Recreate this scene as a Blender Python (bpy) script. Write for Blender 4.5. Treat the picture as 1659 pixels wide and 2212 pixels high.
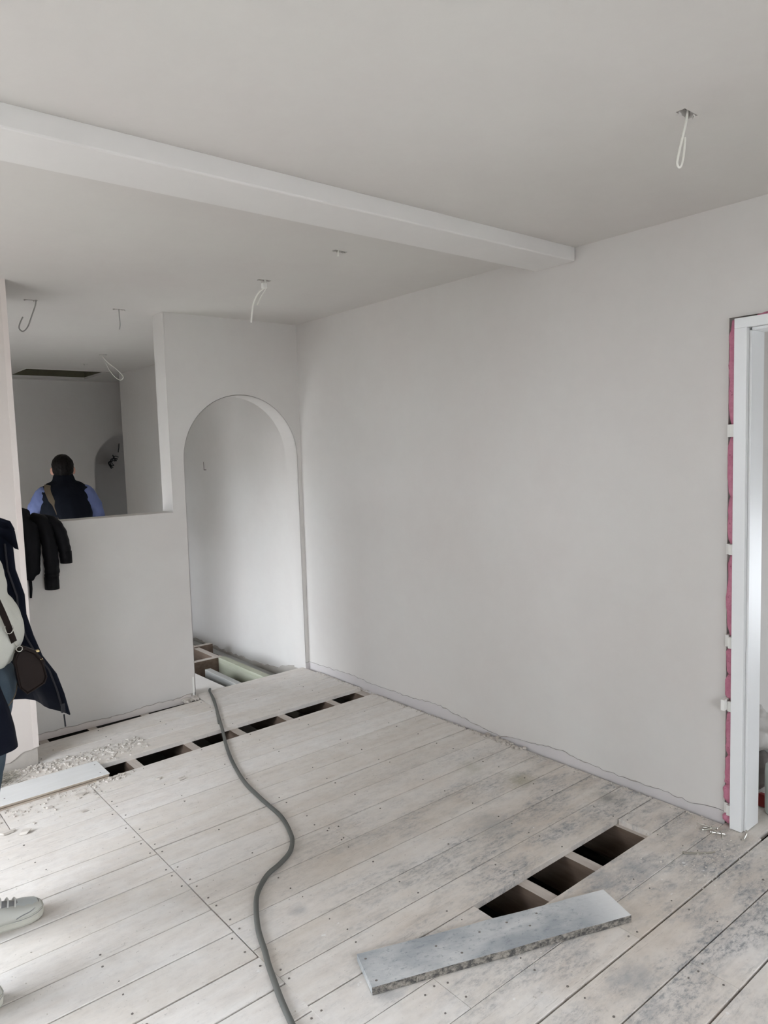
import bpy, bmesh, math, random
from mathutils import Vector, Matrix, noise

random.seed(7)
S = bpy.context.scene
COL = S.collection
for o in list(bpy.data.objects):
    bpy.data.objects.remove(o)

# ------------------------------------------------------------------ camera
CAMZ = 1.52
Rr, Ru, Rf = (0.769, -0.639, -0.031), (0.078, 0.046, 0.996), (0.635, 0.768, -0.085)
cam_d = bpy.data.cameras.new('camera')
cam = bpy.data.objects.new('camera', cam_d)
COL.objects.link(cam)
f_ = Vector(Rf).normalized()
r_ = (Vector(Rr) - f_ * f_.dot(Vector(Rr))).normalized()
u_ = r_.cross(f_)
m = Matrix((r_, u_, -f_)).transposed().to_4x4()
m.translation = (0, 0, CAMZ)
cam.matrix_world = m
cam_d.sensor_fit = 'VERTICAL'
cam_d.sensor_height = 36.0
cam_d.lens = 36.0 * 1572.2 / 2212.0
cam_d.clip_start = 0.02
S.camera = cam

# ------------------------------------------------------------------ sky and exposure
S.view_settings.view_transform = 'Standard'
S.view_settings.look = 'None'
S.view_settings.exposure = 1.31
S.view_settings.gamma = 1.0
S.view_settings.use_curve_mapping = False
W = bpy.data.worlds.new('overcast_sky')
S.world = W
W.use_nodes = True
bg = W.node_tree.nodes['Background']
bg.inputs[0].default_value = (0.86, 0.92, 1.0, 1)
bg.inputs[1].default_value = 5.9


def portal(name, loc, rot, sx, sy):
    d = bpy.data.lights.new(name, 'AREA')
    d.shape = 'RECTANGLE'
    d.size, d.size_y = sx, sy
    d.cycles.is_portal = True
    o = bpy.data.objects.new(name, d)
    COL.objects.link(o)
    o.location = loc
    o.rotation_euler = rot
    return o


# window openings (y0, y1, z0, z1) in the left wall x = XL, daylight only
XL = -0.95
XL2 = 0.15     # left wall of the room behind the half wall
W1 = (1.95, 3.40, 0.02, 2.08)
W2 = (4.50, 6.10, 0.02, 1.32)
W3 = (-0.3, 1.35, 0.45, 2.30)     # window in the wall behind the camera (x0, x1, z0, z1)
for w, xw in ((W1, XL), (W2, XL2)):
    portal('daylight_portal', (xw - 0.12, (w[0] + w[1]) / 2, (w[2] + w[3]) / 2), (0, math.radians(-90), 0), w[3] - w[2], w[1] - w[0])

portal('daylight_portal', ((W3[0] + W3[1]) / 2, -1.82, (W3[2] + W3[3]) / 2), (math.radians(90), 0, 0), W3[1] - W3[0], W3[3] - W3[2])

# ------------------------------------------------------------------ constants of the room
XR = 2.785      # right wall face
YP = 4.25       # partition face
YB = 4.40       # partition rear
ZC = 2.385      # ceiling
NX, NY = 0.895, 3.862   # free end of the short wall on the left
YE = 8.45       # end wall
SUB = -0.42     # ground under the joists


# ------------------------------------------------------------------ materials
def mat(name, col, rough=0.7, metal=0.0, build=None):
    mt = bpy.data.materials.new(name)
    mt.use_nodes = True
    nt = mt.node_tree
    b = nt.nodes['Principled BSDF']
    b.inputs['Base Color'].default_value = (*col, 1)
    b.inputs['Roughness'].default_value = rough
    b.inputs['Metallic'].default_value = metal
    if build:
        build(nt, b)
    return mt


def N(nt, typ, **kw):
    n = nt.nodes.new(typ)
    for k, v in kw.items():
        setattr(n, k, v)
    return n


def mapped(nt, scale=(1, 1, 1), src='pos', rnd=False):
    if src == 'pos':
        g = N(nt, 'ShaderNodeNewGeometry')
        s = g.outputs['Position']
    else:
        g = N(nt, 'ShaderNodeTexCoord')
        s = g.outputs['Object']
    mp = N(nt, 'ShaderNodeMapping')
    mp.inputs['Scale'].default_value = scale
    nt.links.new(s, mp.inputs['Vector'])
    if rnd:
        oi = N(nt, 'ShaderNodeObjectInfo')
        mul = N(nt, 'ShaderNodeMath', operation='MULTIPLY')
        mul.inputs[1].default_value = 37.0
        nt.links.new(oi.outputs['Random'], mul.inputs[0])
        nt.links.new(mul.outputs[0], mp.inputs['Location'])
    return mp.outputs['Vector']


def noise_n(nt, vec, scale, detail=4, rough=0.55):
    n = N(nt, 'ShaderNodeTexNoise')
    n.inputs['Scale'].default_value = scale
    n.inputs['Detail'].default_value = detail
    n.inputs['Roughness'].default_value = rough
    nt.links.new(vec, n.inputs['Vector'])
    return n.outputs['Fac']


def ramp(nt, fac, stops):
    r = N(nt, 'ShaderNodeValToRGB')
    cr = r.color_ramp
    while len(cr.elements) < len(stops):
        cr.elements.new(0.5)
    for e, (p, c) in zip(cr.elements, stops):
        e.position = p
        e.color = (c, c, c, 1) if not isinstance(c, tuple) else (*c, 1)
    nt.links.new(fac, r.inputs[0])
    return r.outputs[0]


def mix(nt, fac, a, b, blend='MIX'):
    n = N(nt, 'ShaderNodeMix', data_type='RGBA', blend_type=blend)
    for sock, v in ((n.inputs[0], fac), (n.inputs[6], a), (n.inputs[7], b)):
        if isinstance(v, (int, float)):
            sock.default_value = v
        elif isinstance(v, tuple):
            sock.default_value = (*v, 1)
        else:
            nt.links.new(v, sock)
    return n.outputs[2]


def bump(nt, b, height, strength, dist=0.002):
    bp = N(nt, 'ShaderNodeBump')
    bp.inputs['Strength'].default_value = strength
    bp.inputs['Distance'].default_value = dist
    nt.links.new(height, bp.inputs['Height'])
    nt.links.new(bp.outputs[0], b.inputs['Normal'])


def plaster(c1, c2, amt=1.0):
    def f(nt, b):
        v = mapped(nt)
        k = ramp(nt, noise_n(nt, v, 1.3, 5, 0.6), [(0.35, 0.0), (0.7, 1.0)])
        c = mix(nt, k, c1, c2)
        k2 = ramp(nt, noise_n(nt, v, 9, 6, 0.7), [(0.3, 0.985), (0.7, 1.012)])
        c = mix(nt, 1.0, c, k2, 'MULTIPLY')
        nt.links.new(c, b.inputs['Base Color'])
        bump(nt, b, noise_n(nt, v, 22, 5), 0.12 * amt, 0.004)
    return f


def plaster2(c1, c2):
    def f(nt, b):
        v = mapped(nt, (1, 1, 1.4))
        k = ramp(nt, noise_n(nt, v, 46, 6, 0.75), [(0.40, 0.0), (0.58, 1.0)])
        nt.links.new(mix(nt, k, c1, c2), b.inputs['Base Color'])
        bump(nt, b, noise_n(nt, v, 60, 5), 0.8, 0.004)
    return f


M_plaster = mat('fresh_plaster_wall', (0.7, 0.68, 0.65), 0.62, 0, plaster((0.625, 0.605, 0.575), (0.61, 0.575, 0.545)))
M_pink = mat('bare_pink_plaster', (0.6, 0.5, 0.47), 0.7, 0, plaster((0.64, 0.56, 0.52), (0.66, 0.62, 0.58)))
M_nib = mat('drying_pinkish_plaster', (0.6, 0.5, 0.47), 0.7, 0, plaster((0.595, 0.545, 0.505), (0.575, 0.515, 0.475)))
M_ceil = mat('ceiling_plaster', (0.66, 0.63, 0.6), 0.7, 0, plaster((0.65, 0.628, 0.59), (0.635, 0.60, 0.57)))
M_beam = mat('beam_paint', (0.72, 0.70, 0.67), 0.6, 0, plaster((0.735, 0.72, 0.69), (0.72, 0.695, 0.67)))
M_base = mat('scraped_wall_foot', (0.62, 0.57, 0.57), 0.75, 0, plaster((0.60, 0.565, 0.555), (0.55, 0.52, 0.515), 3))
M_mortar = mat('rough_mortar', (0.4, 0.36, 0.32), 0.9, 0, plaster((0.50, 0.47, 0.43), (0.33, 0.29, 0.25), 8))
M_ground = mat('oversite_soil', (0.06, 0.05, 0.045), 0.95, 0, plaster((0.07, 0.06, 0.05), (0.045, 0.04, 0.035), 8))
M_patio = mat('outside_paving', (0.36, 0.345, 0.32), 0.9)
M_sky_block = mat('sky_blocker_matte', (0.22, 0.21, 0.19), 0.9)  # for the unseen wall added to cut off low sky


STAINS = [(2.49, 2.10, 0.16, (0.33, 0.30, 0.21), 0.75), (2.42, 2.34, 0.16, (0.42, 0.40, 0.33), 0.5), (2.63, 1.72, 0.13, (0.22, 0.215, 0.20), 0.8), (1.22, 1.985, 0.07, (0.28, 0.285, 0.29), 0.5),
          (2.10, 1.92, 0.22, (0.34, 0.34, 0.33), 0.6), (2.25, 1.37, 0.16, (0.25, 0.265, 0.28), 0.65), (2.10, 1.40, 0.15, (0.26, 0.275, 0.29), 0.65), (1.20, 1.50, 0.10, (0.28, 0.29, 0.30), 0.6), (1.75, 1.08, 0.16, (0.30, 0.31, 0.32), 0.6)]


def wood_floor(nt, b):
    g = N(nt, 'ShaderNodeNewGeometry')
    sep = N(nt, 'ShaderNodeSeparateXYZ')
    nt.links.new(g.outputs['Position'], sep.inputs[0])
    vg = mapped(nt, (1.0, 9.0, 1.0), 'pos', True)
    vl = mapped(nt, (1.0, 24.0, 1.0), 'pos', True)
    vp = mapped(nt, (1, 1, 1))
    vs = mapped(nt, (0.75, 1.9, 1))
    base = mix(nt, ramp(nt, noise_n(nt, vg, 2.4, 6, 0.65), [(0.3, 0.0), (0.72, 1.0)]), (0.68, 0.63, 0.58), (0.765, 0.735, 0.70))
    # each board a little different
    oi = N(nt, 'ShaderNodeObjectInfo')
    tone = ramp(nt, oi.outputs['Random'], [(0.0, (0.94, 0.92, 0.89)), (1.0, (1.03, 1.03, 1.03))])
    base = mix(nt, 1.0, base, tone, 'MULTIPLY')
    # plaster dust, chalky
    dust = ramp(nt, noise_n(nt, vp, 3.1, 8, 0.7), [(0.45, 0.0), (0.75, 0.75)])
    base = mix(nt, dust, base, (0.80, 0.78, 0.755))
    # worn grey-blue paint patches, mostly on the right-hand boards near the camera
    mx = N(nt, 'ShaderNodeMapRange')
    mx.inputs[1].default_value, mx.inputs[2].default_value = 0.9, 1.9
    nt.links.new(sep.outputs[0], mx.inputs[0])
    my = N(nt, 'ShaderNodeMapRange')
    my.inputs[1].default_value, my.inputs[2].default_value = 2.75, 1.75
    nt.links.new(sep.outputs[1], my.inputs[0])
    mm = N(nt, 'ShaderNodeMath', operation='MULTIPLY')
    nt.links.new(mx.outputs[0], mm.inputs[0])
    nt.links.new(my.outputs[0], mm.inputs[1])
    big = ramp(nt, noise_n(nt, vs, 3.0, 5, 0.62), [(0.44, 0.0), (0.58, 1.0)])
    fine = ramp(nt, noise_n(nt, mapped(nt, (1, 2.2, 1)), 30, 8, 0.78), [(0.47, 0.0), (0.63, 1.0)])
    st = N(nt, 'ShaderNodeMath', operation='MULTIPLY')
    nt.links.new(big, st.inputs[0])
    nt.links.new(fine, st.inputs[1])
    st2 = N(nt, 'ShaderNodeMath', operation='MULTIPLY')
    nt.links.new(st.outputs[0], st2.inputs[0])
    nt.links.new(mm.outputs[0], st2.inputs[1])
    st3 = N(nt, 'ShaderNodeMath', operation='MULTIPLY')
    st3.inputs[1].default_value = 0.95
    nt.links.new(st2.outputs[0], st3.inputs[0])
    haze = N(nt, 'ShaderNodeMath', operation='MULTIPLY')
    nt.links.new(big, haze.inputs[0])
    nt.links.new(mm.outputs[0], haze.inputs[1])
    hz = N(nt, 'ShaderNodeMath', operation='MULTIPLY')
    hz.inputs[1].default_value = 0.24
    nt.links.new(haze.outputs[0], hz.inputs[0])
    # brownish worn zone across the middle of the room
    bx = N(nt, 'ShaderNodeMapRange', interpolation_type='SMOOTHSTEP')
    bx.inputs[1].default_value, bx.inputs[2].default_value = 0.75, 1.7
    nt.links.new(sep.outputs[0], bx.inputs[0])
    by = N(nt, 'ShaderNodeMapRange', interpolation_type='SMOOTHSTEP')
    by.inputs[1].default_value, by.inputs[2].default_value = 3.0, 2.2
    nt.links.new(sep.outputs[1], by.inputs[0])
    bm_ = N(nt, 'ShaderNodeMath', operation='MULTIPLY')
    nt.links.new(bx.outputs[0], bm_.inputs[0])
    nt.links.new(by.outputs[0], bm_.inputs[1])
    bn = ramp(nt, noise_n(nt, mapped(nt, (0.8, 1.3, 1)), 2.2, 4, 0.6), [(0.38, 0.1), (0.62, 0.8)])
    bm2 = N(nt, 'ShaderNodeMath', operation='MULTIPLY')
    nt.links.new(bm_.outputs[0], bm2.inputs[0])
    nt.links.new(bn, bm2.inputs[1])
    base = mix(nt, bm2.outputs[0], base, mix(nt, 1.0, base, (0.86, 0.815, 0.77), 'MULTIPLY'))
    base = mix(nt, hz.outputs[0], base, (0.36, 0.36, 0.36))
    mid = ramp(nt, noise_n(nt, mapped(nt, (0.8, 1.8, 1)), 11, 6, 0.7), [(0.50, 0.0), (0.66, 0.55)])
    mid = mix(nt, 1.0, mid, hz.outputs[0], 'MULTIPLY')
    mid = mix(nt, 1.0, mid, (4.5, 4.5, 4.5), 'MULTIPLY')
    base = mix(nt, mid, base, (0.25, 0.265, 0.28))
    base = mix(nt, st3.outputs[0], base, (0.20, 0.205, 0.215))
    # general specks of dirt everywhere
    scuff = ramp(nt, noise_n(nt, mapped(nt, (1, 1.7, 1)), 17, 8, 0.75), [(0.30, 0.88), (0.5, 1.0), (0.72, 1.06)])
    base = mix(nt, 1.0, base, scuff, 'MULTIPLY')
    wsp = ramp(nt, noise_n(nt, vp, 21, 3, 0.6), [(0.70, 0.0), (0.75, 0.7)])
    base = mix(nt, wsp, base, (0.84, 0.83, 0.81))
    sp = ramp(nt, noise_n(nt, vp, 62, 4, 0.7), [(0.63, 0.0), (0.74, 0.6)])
    base = mix(nt, sp, base, (0.24, 0.21, 0.19))
    # old stains with a place of their own
    for (sx, sy, sr, scol, sk) in STAINS:
        dist = N(nt, 'ShaderNodeVectorMath', operation='DISTANCE')
        nt.links.new(g.outputs['Position'], dist.inputs[0])
        dist.inputs[1].default_value = (sx, sy, 0)
        nz = N(nt, 'ShaderNodeMath', operation='MULTIPLY_ADD')
        nt.links.new(noise_n(nt, mapped(nt, (1, 1.5, 1)), 12, 6, 0.7), nz.inputs[0])
        nz.inputs[1].default_value = sr * 1.5
        nt.links.new(dist.outputs['Value'], nz.inputs[2])
        k = N(nt, 'ShaderNodeMapRange', interpolation_type='SMOOTHSTEP')
        k.inputs[1].default_value, k.inputs[2].default_value = sr * 1.45, sr * 0.6
        k.inputs[4].default_value = sk
        nt.links.new(nz.outputs[0], k.inputs[0])
        base = mix(nt, k.outputs[0], base, scol)
    # splits along the grain
    cr = ramp(nt, noise_n(nt, vl, 3.0, 3, 0.5), [(0.492, 0.0), (0.5, 1.0), (0.508, 0.0)])
    cm = ramp(nt, noise_n(nt, vg, 1.1, 2, 0.5), [(0.52, 0.0), (0.6, 0.5)])
    cc = mix(nt, 1.0, cr, cm, 'MULTIPLY')
    base = mix(nt, cc, base, (0.30, 0.26, 0.23))
    nt.links.new(base, b.inputs['Base Color'])
    bump(nt, b, noise_n(nt, vg, 11, 6, 0.7), 0.25, 0.003)


M_floor = mat('dusty_painted_floorboard', (0.6, 0.56, 0.52), 0.68, 0, wood_floor)


def wood(c1, c2, sc=(1, 9, 1), dusty=0.0):
    def f(nt, b):
        v = mapped(nt, sc, 'obj')
        c = mix(nt, ramp(nt, noise_n(nt, v, 4, 6, 0.65), [(0.3, 0.0), (0.7, 1.0)]), c1, c2)
        if dusty:
            c = mix(nt, ramp(nt, noise_n(nt, mapped(nt), 6, 6, 0.7), [(0.4, 0.0), (0.7, dusty)]), c, (0.62, 0.6, 0.57))
        nt.links.new(c, b.inputs['Base Color'])
        bump(nt, b, noise_n(nt, v, 14, 5), 0.3, 0.003)
    return f


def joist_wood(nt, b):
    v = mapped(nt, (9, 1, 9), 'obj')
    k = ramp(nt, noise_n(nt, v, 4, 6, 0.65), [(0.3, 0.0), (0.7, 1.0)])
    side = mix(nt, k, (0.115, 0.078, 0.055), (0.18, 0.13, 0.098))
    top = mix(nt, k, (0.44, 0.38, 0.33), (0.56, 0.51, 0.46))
    g = N(nt, 'ShaderNodeNewGeometry')      # dust settled on upward faces; sides darkened for shade in the gaps
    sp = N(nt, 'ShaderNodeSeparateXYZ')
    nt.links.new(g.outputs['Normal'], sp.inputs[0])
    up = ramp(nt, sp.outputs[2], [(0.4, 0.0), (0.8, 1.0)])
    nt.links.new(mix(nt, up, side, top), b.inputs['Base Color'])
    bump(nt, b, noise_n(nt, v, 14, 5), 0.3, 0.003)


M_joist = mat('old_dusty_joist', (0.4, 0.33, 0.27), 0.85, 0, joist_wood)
M_green = mat('green_treated_timber', (0.44, 0.47, 0.33), 0.75, 0, wood((0.335, 0.345, 0.255), (0.43, 0.435, 0.345), (9, 1, 9)))
M_grey = mat('grey_weathered_timber', (0.4, 0.4, 0.38), 0.85, 0, wood((0.46, 0.455, 0.43), (0.36, 0.36, 0.34), (9, 1, 9)))
M_chip = mat('pale_floor_sheet', (0.72, 0.69, 0.65), 0.7, 0, wood((0.73, 0.70, 0.66), (0.68, 0.65, 0.62), (2, 2, 2)))
M_ply = mat('whitewashed_plank', (0.72, 0.72, 0.7), 0.6, 0, wood((0.76, 0.76, 0.75), (0.70, 0.70, 0.68), (1, 6, 1)))
M_edge = mat('raw_plank_edge', (0.4, 0.33, 0.26), 0.85, 0, wood((0.50, 0.43, 0.35), (0.30, 0.24, 0.19), (2, 8, 8)))


def loose_plank(nt, b):
    v = mapped(nt, (1.0, 7.0, 1.0), 'obj')
    vo = mapped(nt, (1, 1.6, 1), 'obj')
    c = mix(nt, ramp(nt, noise_n(nt, v, 5, 6, 0.65), [(0.3, 0.0), (0.7, 1.0)]), (0.52, 0.53, 0.53), (0.64, 0.63, 0.61))
    big = ramp(nt, noise_n(nt, vo, 4.2, 4, 0.6), [(0.36, 0.0), (0.60, 0.8)])
    c = mix(nt, big, c, (0.27, 0.295, 0.315))
    fine = ramp(nt, noise_n(nt, vo, 42, 8, 0.78), [(0.53, 0.0), (0.66, 0.75)])
    c = mix(nt, fine, c, (0.19, 0.21, 0.23))
    # clean bare patch at one end
    tc = N(nt, 'ShaderNodeTexCoord')
    sx = N(nt, 'ShaderNodeSeparateXYZ')
    nt.links.new(tc.outputs['Object'], sx.inputs[0])
    mr = N(nt, 'ShaderNodeMapRange')
    mr.inputs[1].default_value, mr.inputs[2].default_value = 0.27, 0.42
    nt.links.new(sx.outputs[0], mr.inputs[0])
    c = mix(nt, mr.outputs[0], c, (0.72, 0.72, 0.71))
    nt.links.new(c, b.inputs['Base Color'])
    bump(nt, b, noise_n(nt, v, 16, 6, 0.7), 0.35, 0.003)


M_loose = mat('grey_speckled_loose_plank', (0.5, 0.5, 0.5), 0.75, 0, loose_plank)
M_dirty = mat('grubby_plank_edge', (0.3, 0.28, 0.26), 0.9, 0, plaster2((0.34, 0.31, 0.27), (0.075, 0.072, 0.068)))
M_nail = mat('rusty_nail', (0.17, 0.15, 0.135), 0.7)
M_steel = mat('bright_steel', (0.62, 0.6, 0.55), 0.35, 0.9)
M_cable = mat('grey_hose', (0.115, 0.12, 0.11), 0.6, 0, plaster((0.075, 0.08, 0.074), (0.15, 0.15, 0.135)))
M_white_cable = mat('white_cable_sheath', (0.78, 0.76, 0.7), 0.45)
M_grey_cable = mat('grey_cable_sheath', (0.36, 0.35, 0.33), 0.5)
M_black_cable = mat('black_cable_sheath', (0.02, 0.02, 0.02), 0.5)
M_frame = mat('white_primed_timber', (0.76, 0.765, 0.76), 0.42)
M_packer = mat('white_plastic_packer', (0.80, 0.79, 0.75), 0.5)


def foam(nt, b):
    v = mapped(nt)
    c = mix(nt, ramp(nt, noise_n(nt, v, 30, 5, 0.7), [(0.3, 0.0), (0.7, 1.0)]), (0.50, 0.155, 0.245), (0.64, 0.26, 0.355))
    h = ramp(nt, noise_n(nt, v, 75, 2, 0.5), [(0.66, 0.0), (0.74, 0.85)])
    c = mix(nt, h, c, (0.25, 0.06, 0.10))
    nt.links.new(c, b.inputs['Base Color'])
    bump(nt, b, noise_n(nt, v, 55, 4), 0.4, 0.004)


M_foam = mat('pink_expanding_foam', (0.7, 0.3, 0.4), 0.65, 0, foam)
M_rubble = mat('plaster_rubble', (0.7, 0.67, 0.63), 0.9, 0, plaster((0.66, 0.62, 0.57), (0.50, 0.45, 0.40), 3))
M_splint = mat('dry_splinter', (0.33, 0.30, 0.25), 0.85, 0, plaster((0.42, 0.39, 0.33), (0.2, 0.18, 0.15), 3))
M_pipe = mat('dull_grey_pipe', (0.22, 0.22, 0.22), 0.5)


def cloth(c, c2, sc=60, st=0.3):
    def f(nt, b):
        v = mapped(nt)
        k = ramp(nt, noise_n(nt, v, 7, 5, 0.6), [(0.3, 0.0), (0.7, 1.0)])
        nt.links.new(mix(nt, k, c, c2), b.inputs['Base Color'])
        b.inputs['Specular IOR Level'].default_value = 0.12
        bump(nt, b, noise_n(nt, v, sc, 3), st, 0.002)
    return f


M_navy = mat('navy_coat_cloth', (0.012, 0.015, 0.03), 0.75, 0, cloth((0.0035, 0.005, 0.011), (0.007, 0.009, 0.018)))
M_black = mat('black_jacket_cloth', (0.006, 0.006, 0.007), 0.6, 0, cloth((0.0035, 0.0035, 0.004), (0.007, 0.007, 0.009)))
M_vest = mat('dark_navy_vest', (0.006, 0.008, 0.014), 0.8, 0, cloth((0.003, 0.004, 0.008), (0.005, 0.007, 0.012)))
M_cream = mat('cream_knit', (0.6, 0.6, 0.53), 0.9, 0, cloth((0.60, 0.60, 0.54), (0.66, 0.66, 0.60), 160, 0.5))
M_shirt = mat('pale_blue_shirt', (0.24, 0.30, 0.55), 0.8, 0, cloth((0.135, 0.165, 0.315), (0.10, 0.125, 0.25)))
M_jean = mat('blue_denim', (0.07, 0.12, 0.18), 0.85, 0, cloth((0.045, 0.066, 0.092), (0.080, 0.106, 0.132), 220, 0.4))
M_trouser = mat('dark_trousers', (0.02, 0.02, 0.025), 0.85)
M_skin = mat('skin', (0.50, 0.27, 0.20), 0.55)
M_skin2 = mat('skin_pale', (0.60, 0.40, 0.32), 0.55)
M_hair = mat('near_black_hair', (0.008, 0.006, 0.006), 0.55, 0, cloth((0.003, 0.0025, 0.0025), (0.007, 0.005, 0.0045), 150, 0.8))
M_hair2 = mat('brown_hair', (0.06, 0.035, 0.02), 0.55, 0, cloth((0.05, 0.03, 0.018), (0.085, 0.05, 0.03), 150, 0.8))
M_leather = mat('dark_brown_leather', (0.022, 0.014, 0.011), 0.45, 0, cloth((0.011, 0.007, 0.006), (0.020, 0.013, 0.011), 90, 0.2))
M_strap = mat('khaki_strap', (0.13, 0.10, 0.065), 0.7)
M_gold = mat('gold_clasp', (0.85, 0.68, 0.36), 0.25, 1.0)
M_sneaker = mat('offwhite_sneaker_leather', (0.60, 0.60, 0.55), 0.5)
M_mesh = mat('pale_grey_sneaker_panel', (0.56, 0.59, 0.58), 0.7)
M_sgrey = mat('grey_suede_panel', (0.30, 0.30, 0.30), 0.9)
M_sole = mat('offwhite_rubber_sole', (0.60, 0.59, 0.52), 0.6)
M_dark = mat('dark_loft_timber', (0.05, 0.045, 0.03), 0.9, 0, wood((0.09, 0.082, 0.052), (0.14, 0.13, 0.085)))
M_mint = mat('mint_white_plastic', (0.66, 0.74, 0.70), 0.4)
M_red = mat('dark_red_plastic', (0.25, 0.02, 0.02), 0.4)
M_greybag = mat('grey_brown_sacking', (0.23, 0.205, 0.19), 0.85, 0, cloth((0.26, 0.235, 0.22), (0.13, 0.115, 0.11), 40, 0.6))
M_sheet = mat('crumpled_pale_plastic', (0.6, 0.58, 0.55), 0.35, 0, cloth((0.66, 0.64, 0.61), (0.5, 0.48, 0.46), 40, 0.6))


# ------------------------------------------------------------------ mesh helpers
class MB:
    def __init__(s):
        s.v, s.f = [], []

    def add(s, vs, fs):
        n = len(s.v)
        s.v += [tuple(p) for p in vs]
        s.f += [tuple(i + n for i in f) for f in fs]

    def box(s, a, b):
        (x0, y0, z0), (x1, y1, z1) = a, b
        s.add([(x0, y0, z0), (x1, y0, z0), (x1, y1, z0), (x0, y1, z0), (x0, y0, z1), (x1, y0, z1), (x1, y1, z1), (x0, y1, z1)],
              [(0, 3, 2, 1), (4, 5, 6, 7), (0, 1, 5, 4), (1, 2, 6, 5), (2, 3, 7, 6), (3, 0, 4, 7)])

    def prism(s, poly, axis, a, b):
        """extrude a 2D polygon along an axis; poly coords are the two other axes in xyz order"""
        def p3(p, t):
            l = list(p)
            l.insert(axis, t)
            return tuple(l)
        n = len(poly)
        vs = [p3(p, a) for p in poly] + [p3(p, b) for p in poly]
        fs = [tuple(range(n - 1, -1, -1)), tuple(range(n, 2 * n))]
        fs += [(i, (i + 1) % n, n + (i + 1) % n, n + i) for i in range(n)]
        s.add(vs, fs)

    def rings(s, rings, cap=True, closed=True):
        n = len(rings[0])
        vs = [p for r in rings for p in r]
        fs = []
        for k in range(len(rings) - 1):
            for i in range(n if closed else n - 1):
                j = (i + 1) % n
                fs.append((k * n + i, k * n + j, (k + 1) * n + j, (k + 1) * n + i))
        if cap and closed:
            fs.append(tuple(range(n - 1, -1, -1)))
            fs.append(tuple(range((len(rings) - 1) * n, len(rings) * n)))
        s.add(vs, fs)

    def tube(s, path, r, n=8, squash=1.0):
        path = [Vector(p) for p in path]
        rr = r if isinstance(r, (list, tuple)) else [r] * len(path)
        up = Vector((0, 0, 1))
        out = []
        prev = None
        for i, p in enumerate(path):
            t = (path[min(i + 1, len(path) - 1)] - path[max(i - 1, 0)]).normalized()
            if prev is None:
                a = t.cross(up)
                if a.length < 0.05:
                    a = t.cross(Vector((1, 0, 0)))
                a.normalize()
            else:
                a = (prev - t * prev.dot(t))
                a.normalize()
            b = t.cross(a)
            prev = a
            out.append([p + (a * math.cos(2 * math.pi * k / n) + b * math.sin(2 * math.pi * k / n) * squash) * rr[i] for k in range(n)])
        s.rings(out)

    def capsule(s, p0, p1, r0, r1, n=12):
        p0, p1 = Vector(p0), Vector(p1)
        d = (p1 - p0)
        t = d.normalized() if d.length > 1e-6 else Vector((0, 0, 1))
        pts, rad = [], []
        for k in range(4):
            a = math.pi / 2 * (1 - k / 3.0) * 0.97
            pts.append(p0 - t * r0 * math.sin(a)); rad.append(r0 * math.cos(a))
        for k in range(4):
            a = math.pi / 2 * (k / 3.0) * 0.97
            pts.append(p1 + t * r1 * math.sin(a)); rad.append(r1 * math.cos(a))
        s.tube(pts, rad, n)

    def ell(s, c, r, n=14, mth=10):
        rings = []
        for k in range(mth + 1):
            a = math.pi * (k + 0.02) / (mth + 0.04) - math.pi / 2
            rings.append([(c[0] + r[0] * math.cos(a) * math.cos(2 * math.pi * i / n), c[1] + r[1] * math.cos(a) * math.sin(2 * math.pi * i / n), c[2] + r[2] * math.sin(a)) for i in range(n)])
        s.rings(rings)

    def build(s, name, m, parent=None, smooth=False, bevel=0):
        me = bpy.data.meshes.new(name)
        me.from_pydata(s.v, [], s.f)
        bm = bmesh.new()
        bm.from_mesh(me)
        bmesh.ops.recalc_face_normals(bm, faces=bm.faces)
        bm.to_mesh(me)
        bm.free()
        if isinstance(m, (list, tuple)):
            for q in m:
                me.materials.append(q)
        else:
            me.materials.append(m)
        o = bpy.data.objects.new(name, me)
        COL.objects.link(o)
        if parent:
            o.parent = parent
        if smooth:
            me.polygons.foreach_set('use_smooth', [True] * len(me.polygons))
        if bevel:
            bv = o.modifiers.new('bevel', 'BEVEL')
            bv.width = bevel
            bv.segments = 2
            bv.limit_method = 'ANGLE'
        return o


def empty(name, loc=(0, 0, 0)):
    o = bpy.data.objects.new(name, None)
    COL.objects.link(o)
    o.location = loc
    o.empty_display_size = 0.05
    return o


def tag(o, label=None, cat=None, group=None, kind=None):
    for k, v in (('label', label), ('category', cat), ('group', group), ('kind', kind)):
        if v:
            o[k] = v
    return o


def keep(o, parent):
    """parent without moving (parents here have only translation/rotation set before)"""
    bpy.context.view_layer.update()
    o.parent = parent
    o.matrix_parent_inverse = parent.matrix_world.inverted()
    return o


def remesh(o, voxel, smooth=4, disp=0, dscale=8.0):
    md = o.modifiers.new('r', 'REMESH')
    md.mode = 'VOXEL'
    md.voxel_size = voxel
    sm = o.modifiers.new('s', 'SMOOTH')
    sm.iterations = smooth
    sm.factor = 0.5
    bpy.context.view_layer.update()
    dg = bpy.context.evaluated_depsgraph_get()
    me = bpy.data.meshes.new_from_object(o.evaluated_get(dg))
    o.modifiers.clear()
    old = o.data
    o.data = me
    me.name = old.name
    bpy.data.meshes.remove(old)
    if disp:
        bm = bmesh.new()
        bm.from_mesh(me)
        bm.normal_update()
        for v in bm.verts:
            n = noise.noise(v.co * dscale) + 0.5 * noise.noise(v.co * dscale * 2.3)
            v.co += v.normal * n * disp
        bm.to_mesh(me)
        bm.free()
    me.polygons.foreach_set('use_smooth', [True] * len(me.polygons))
    return o


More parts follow.
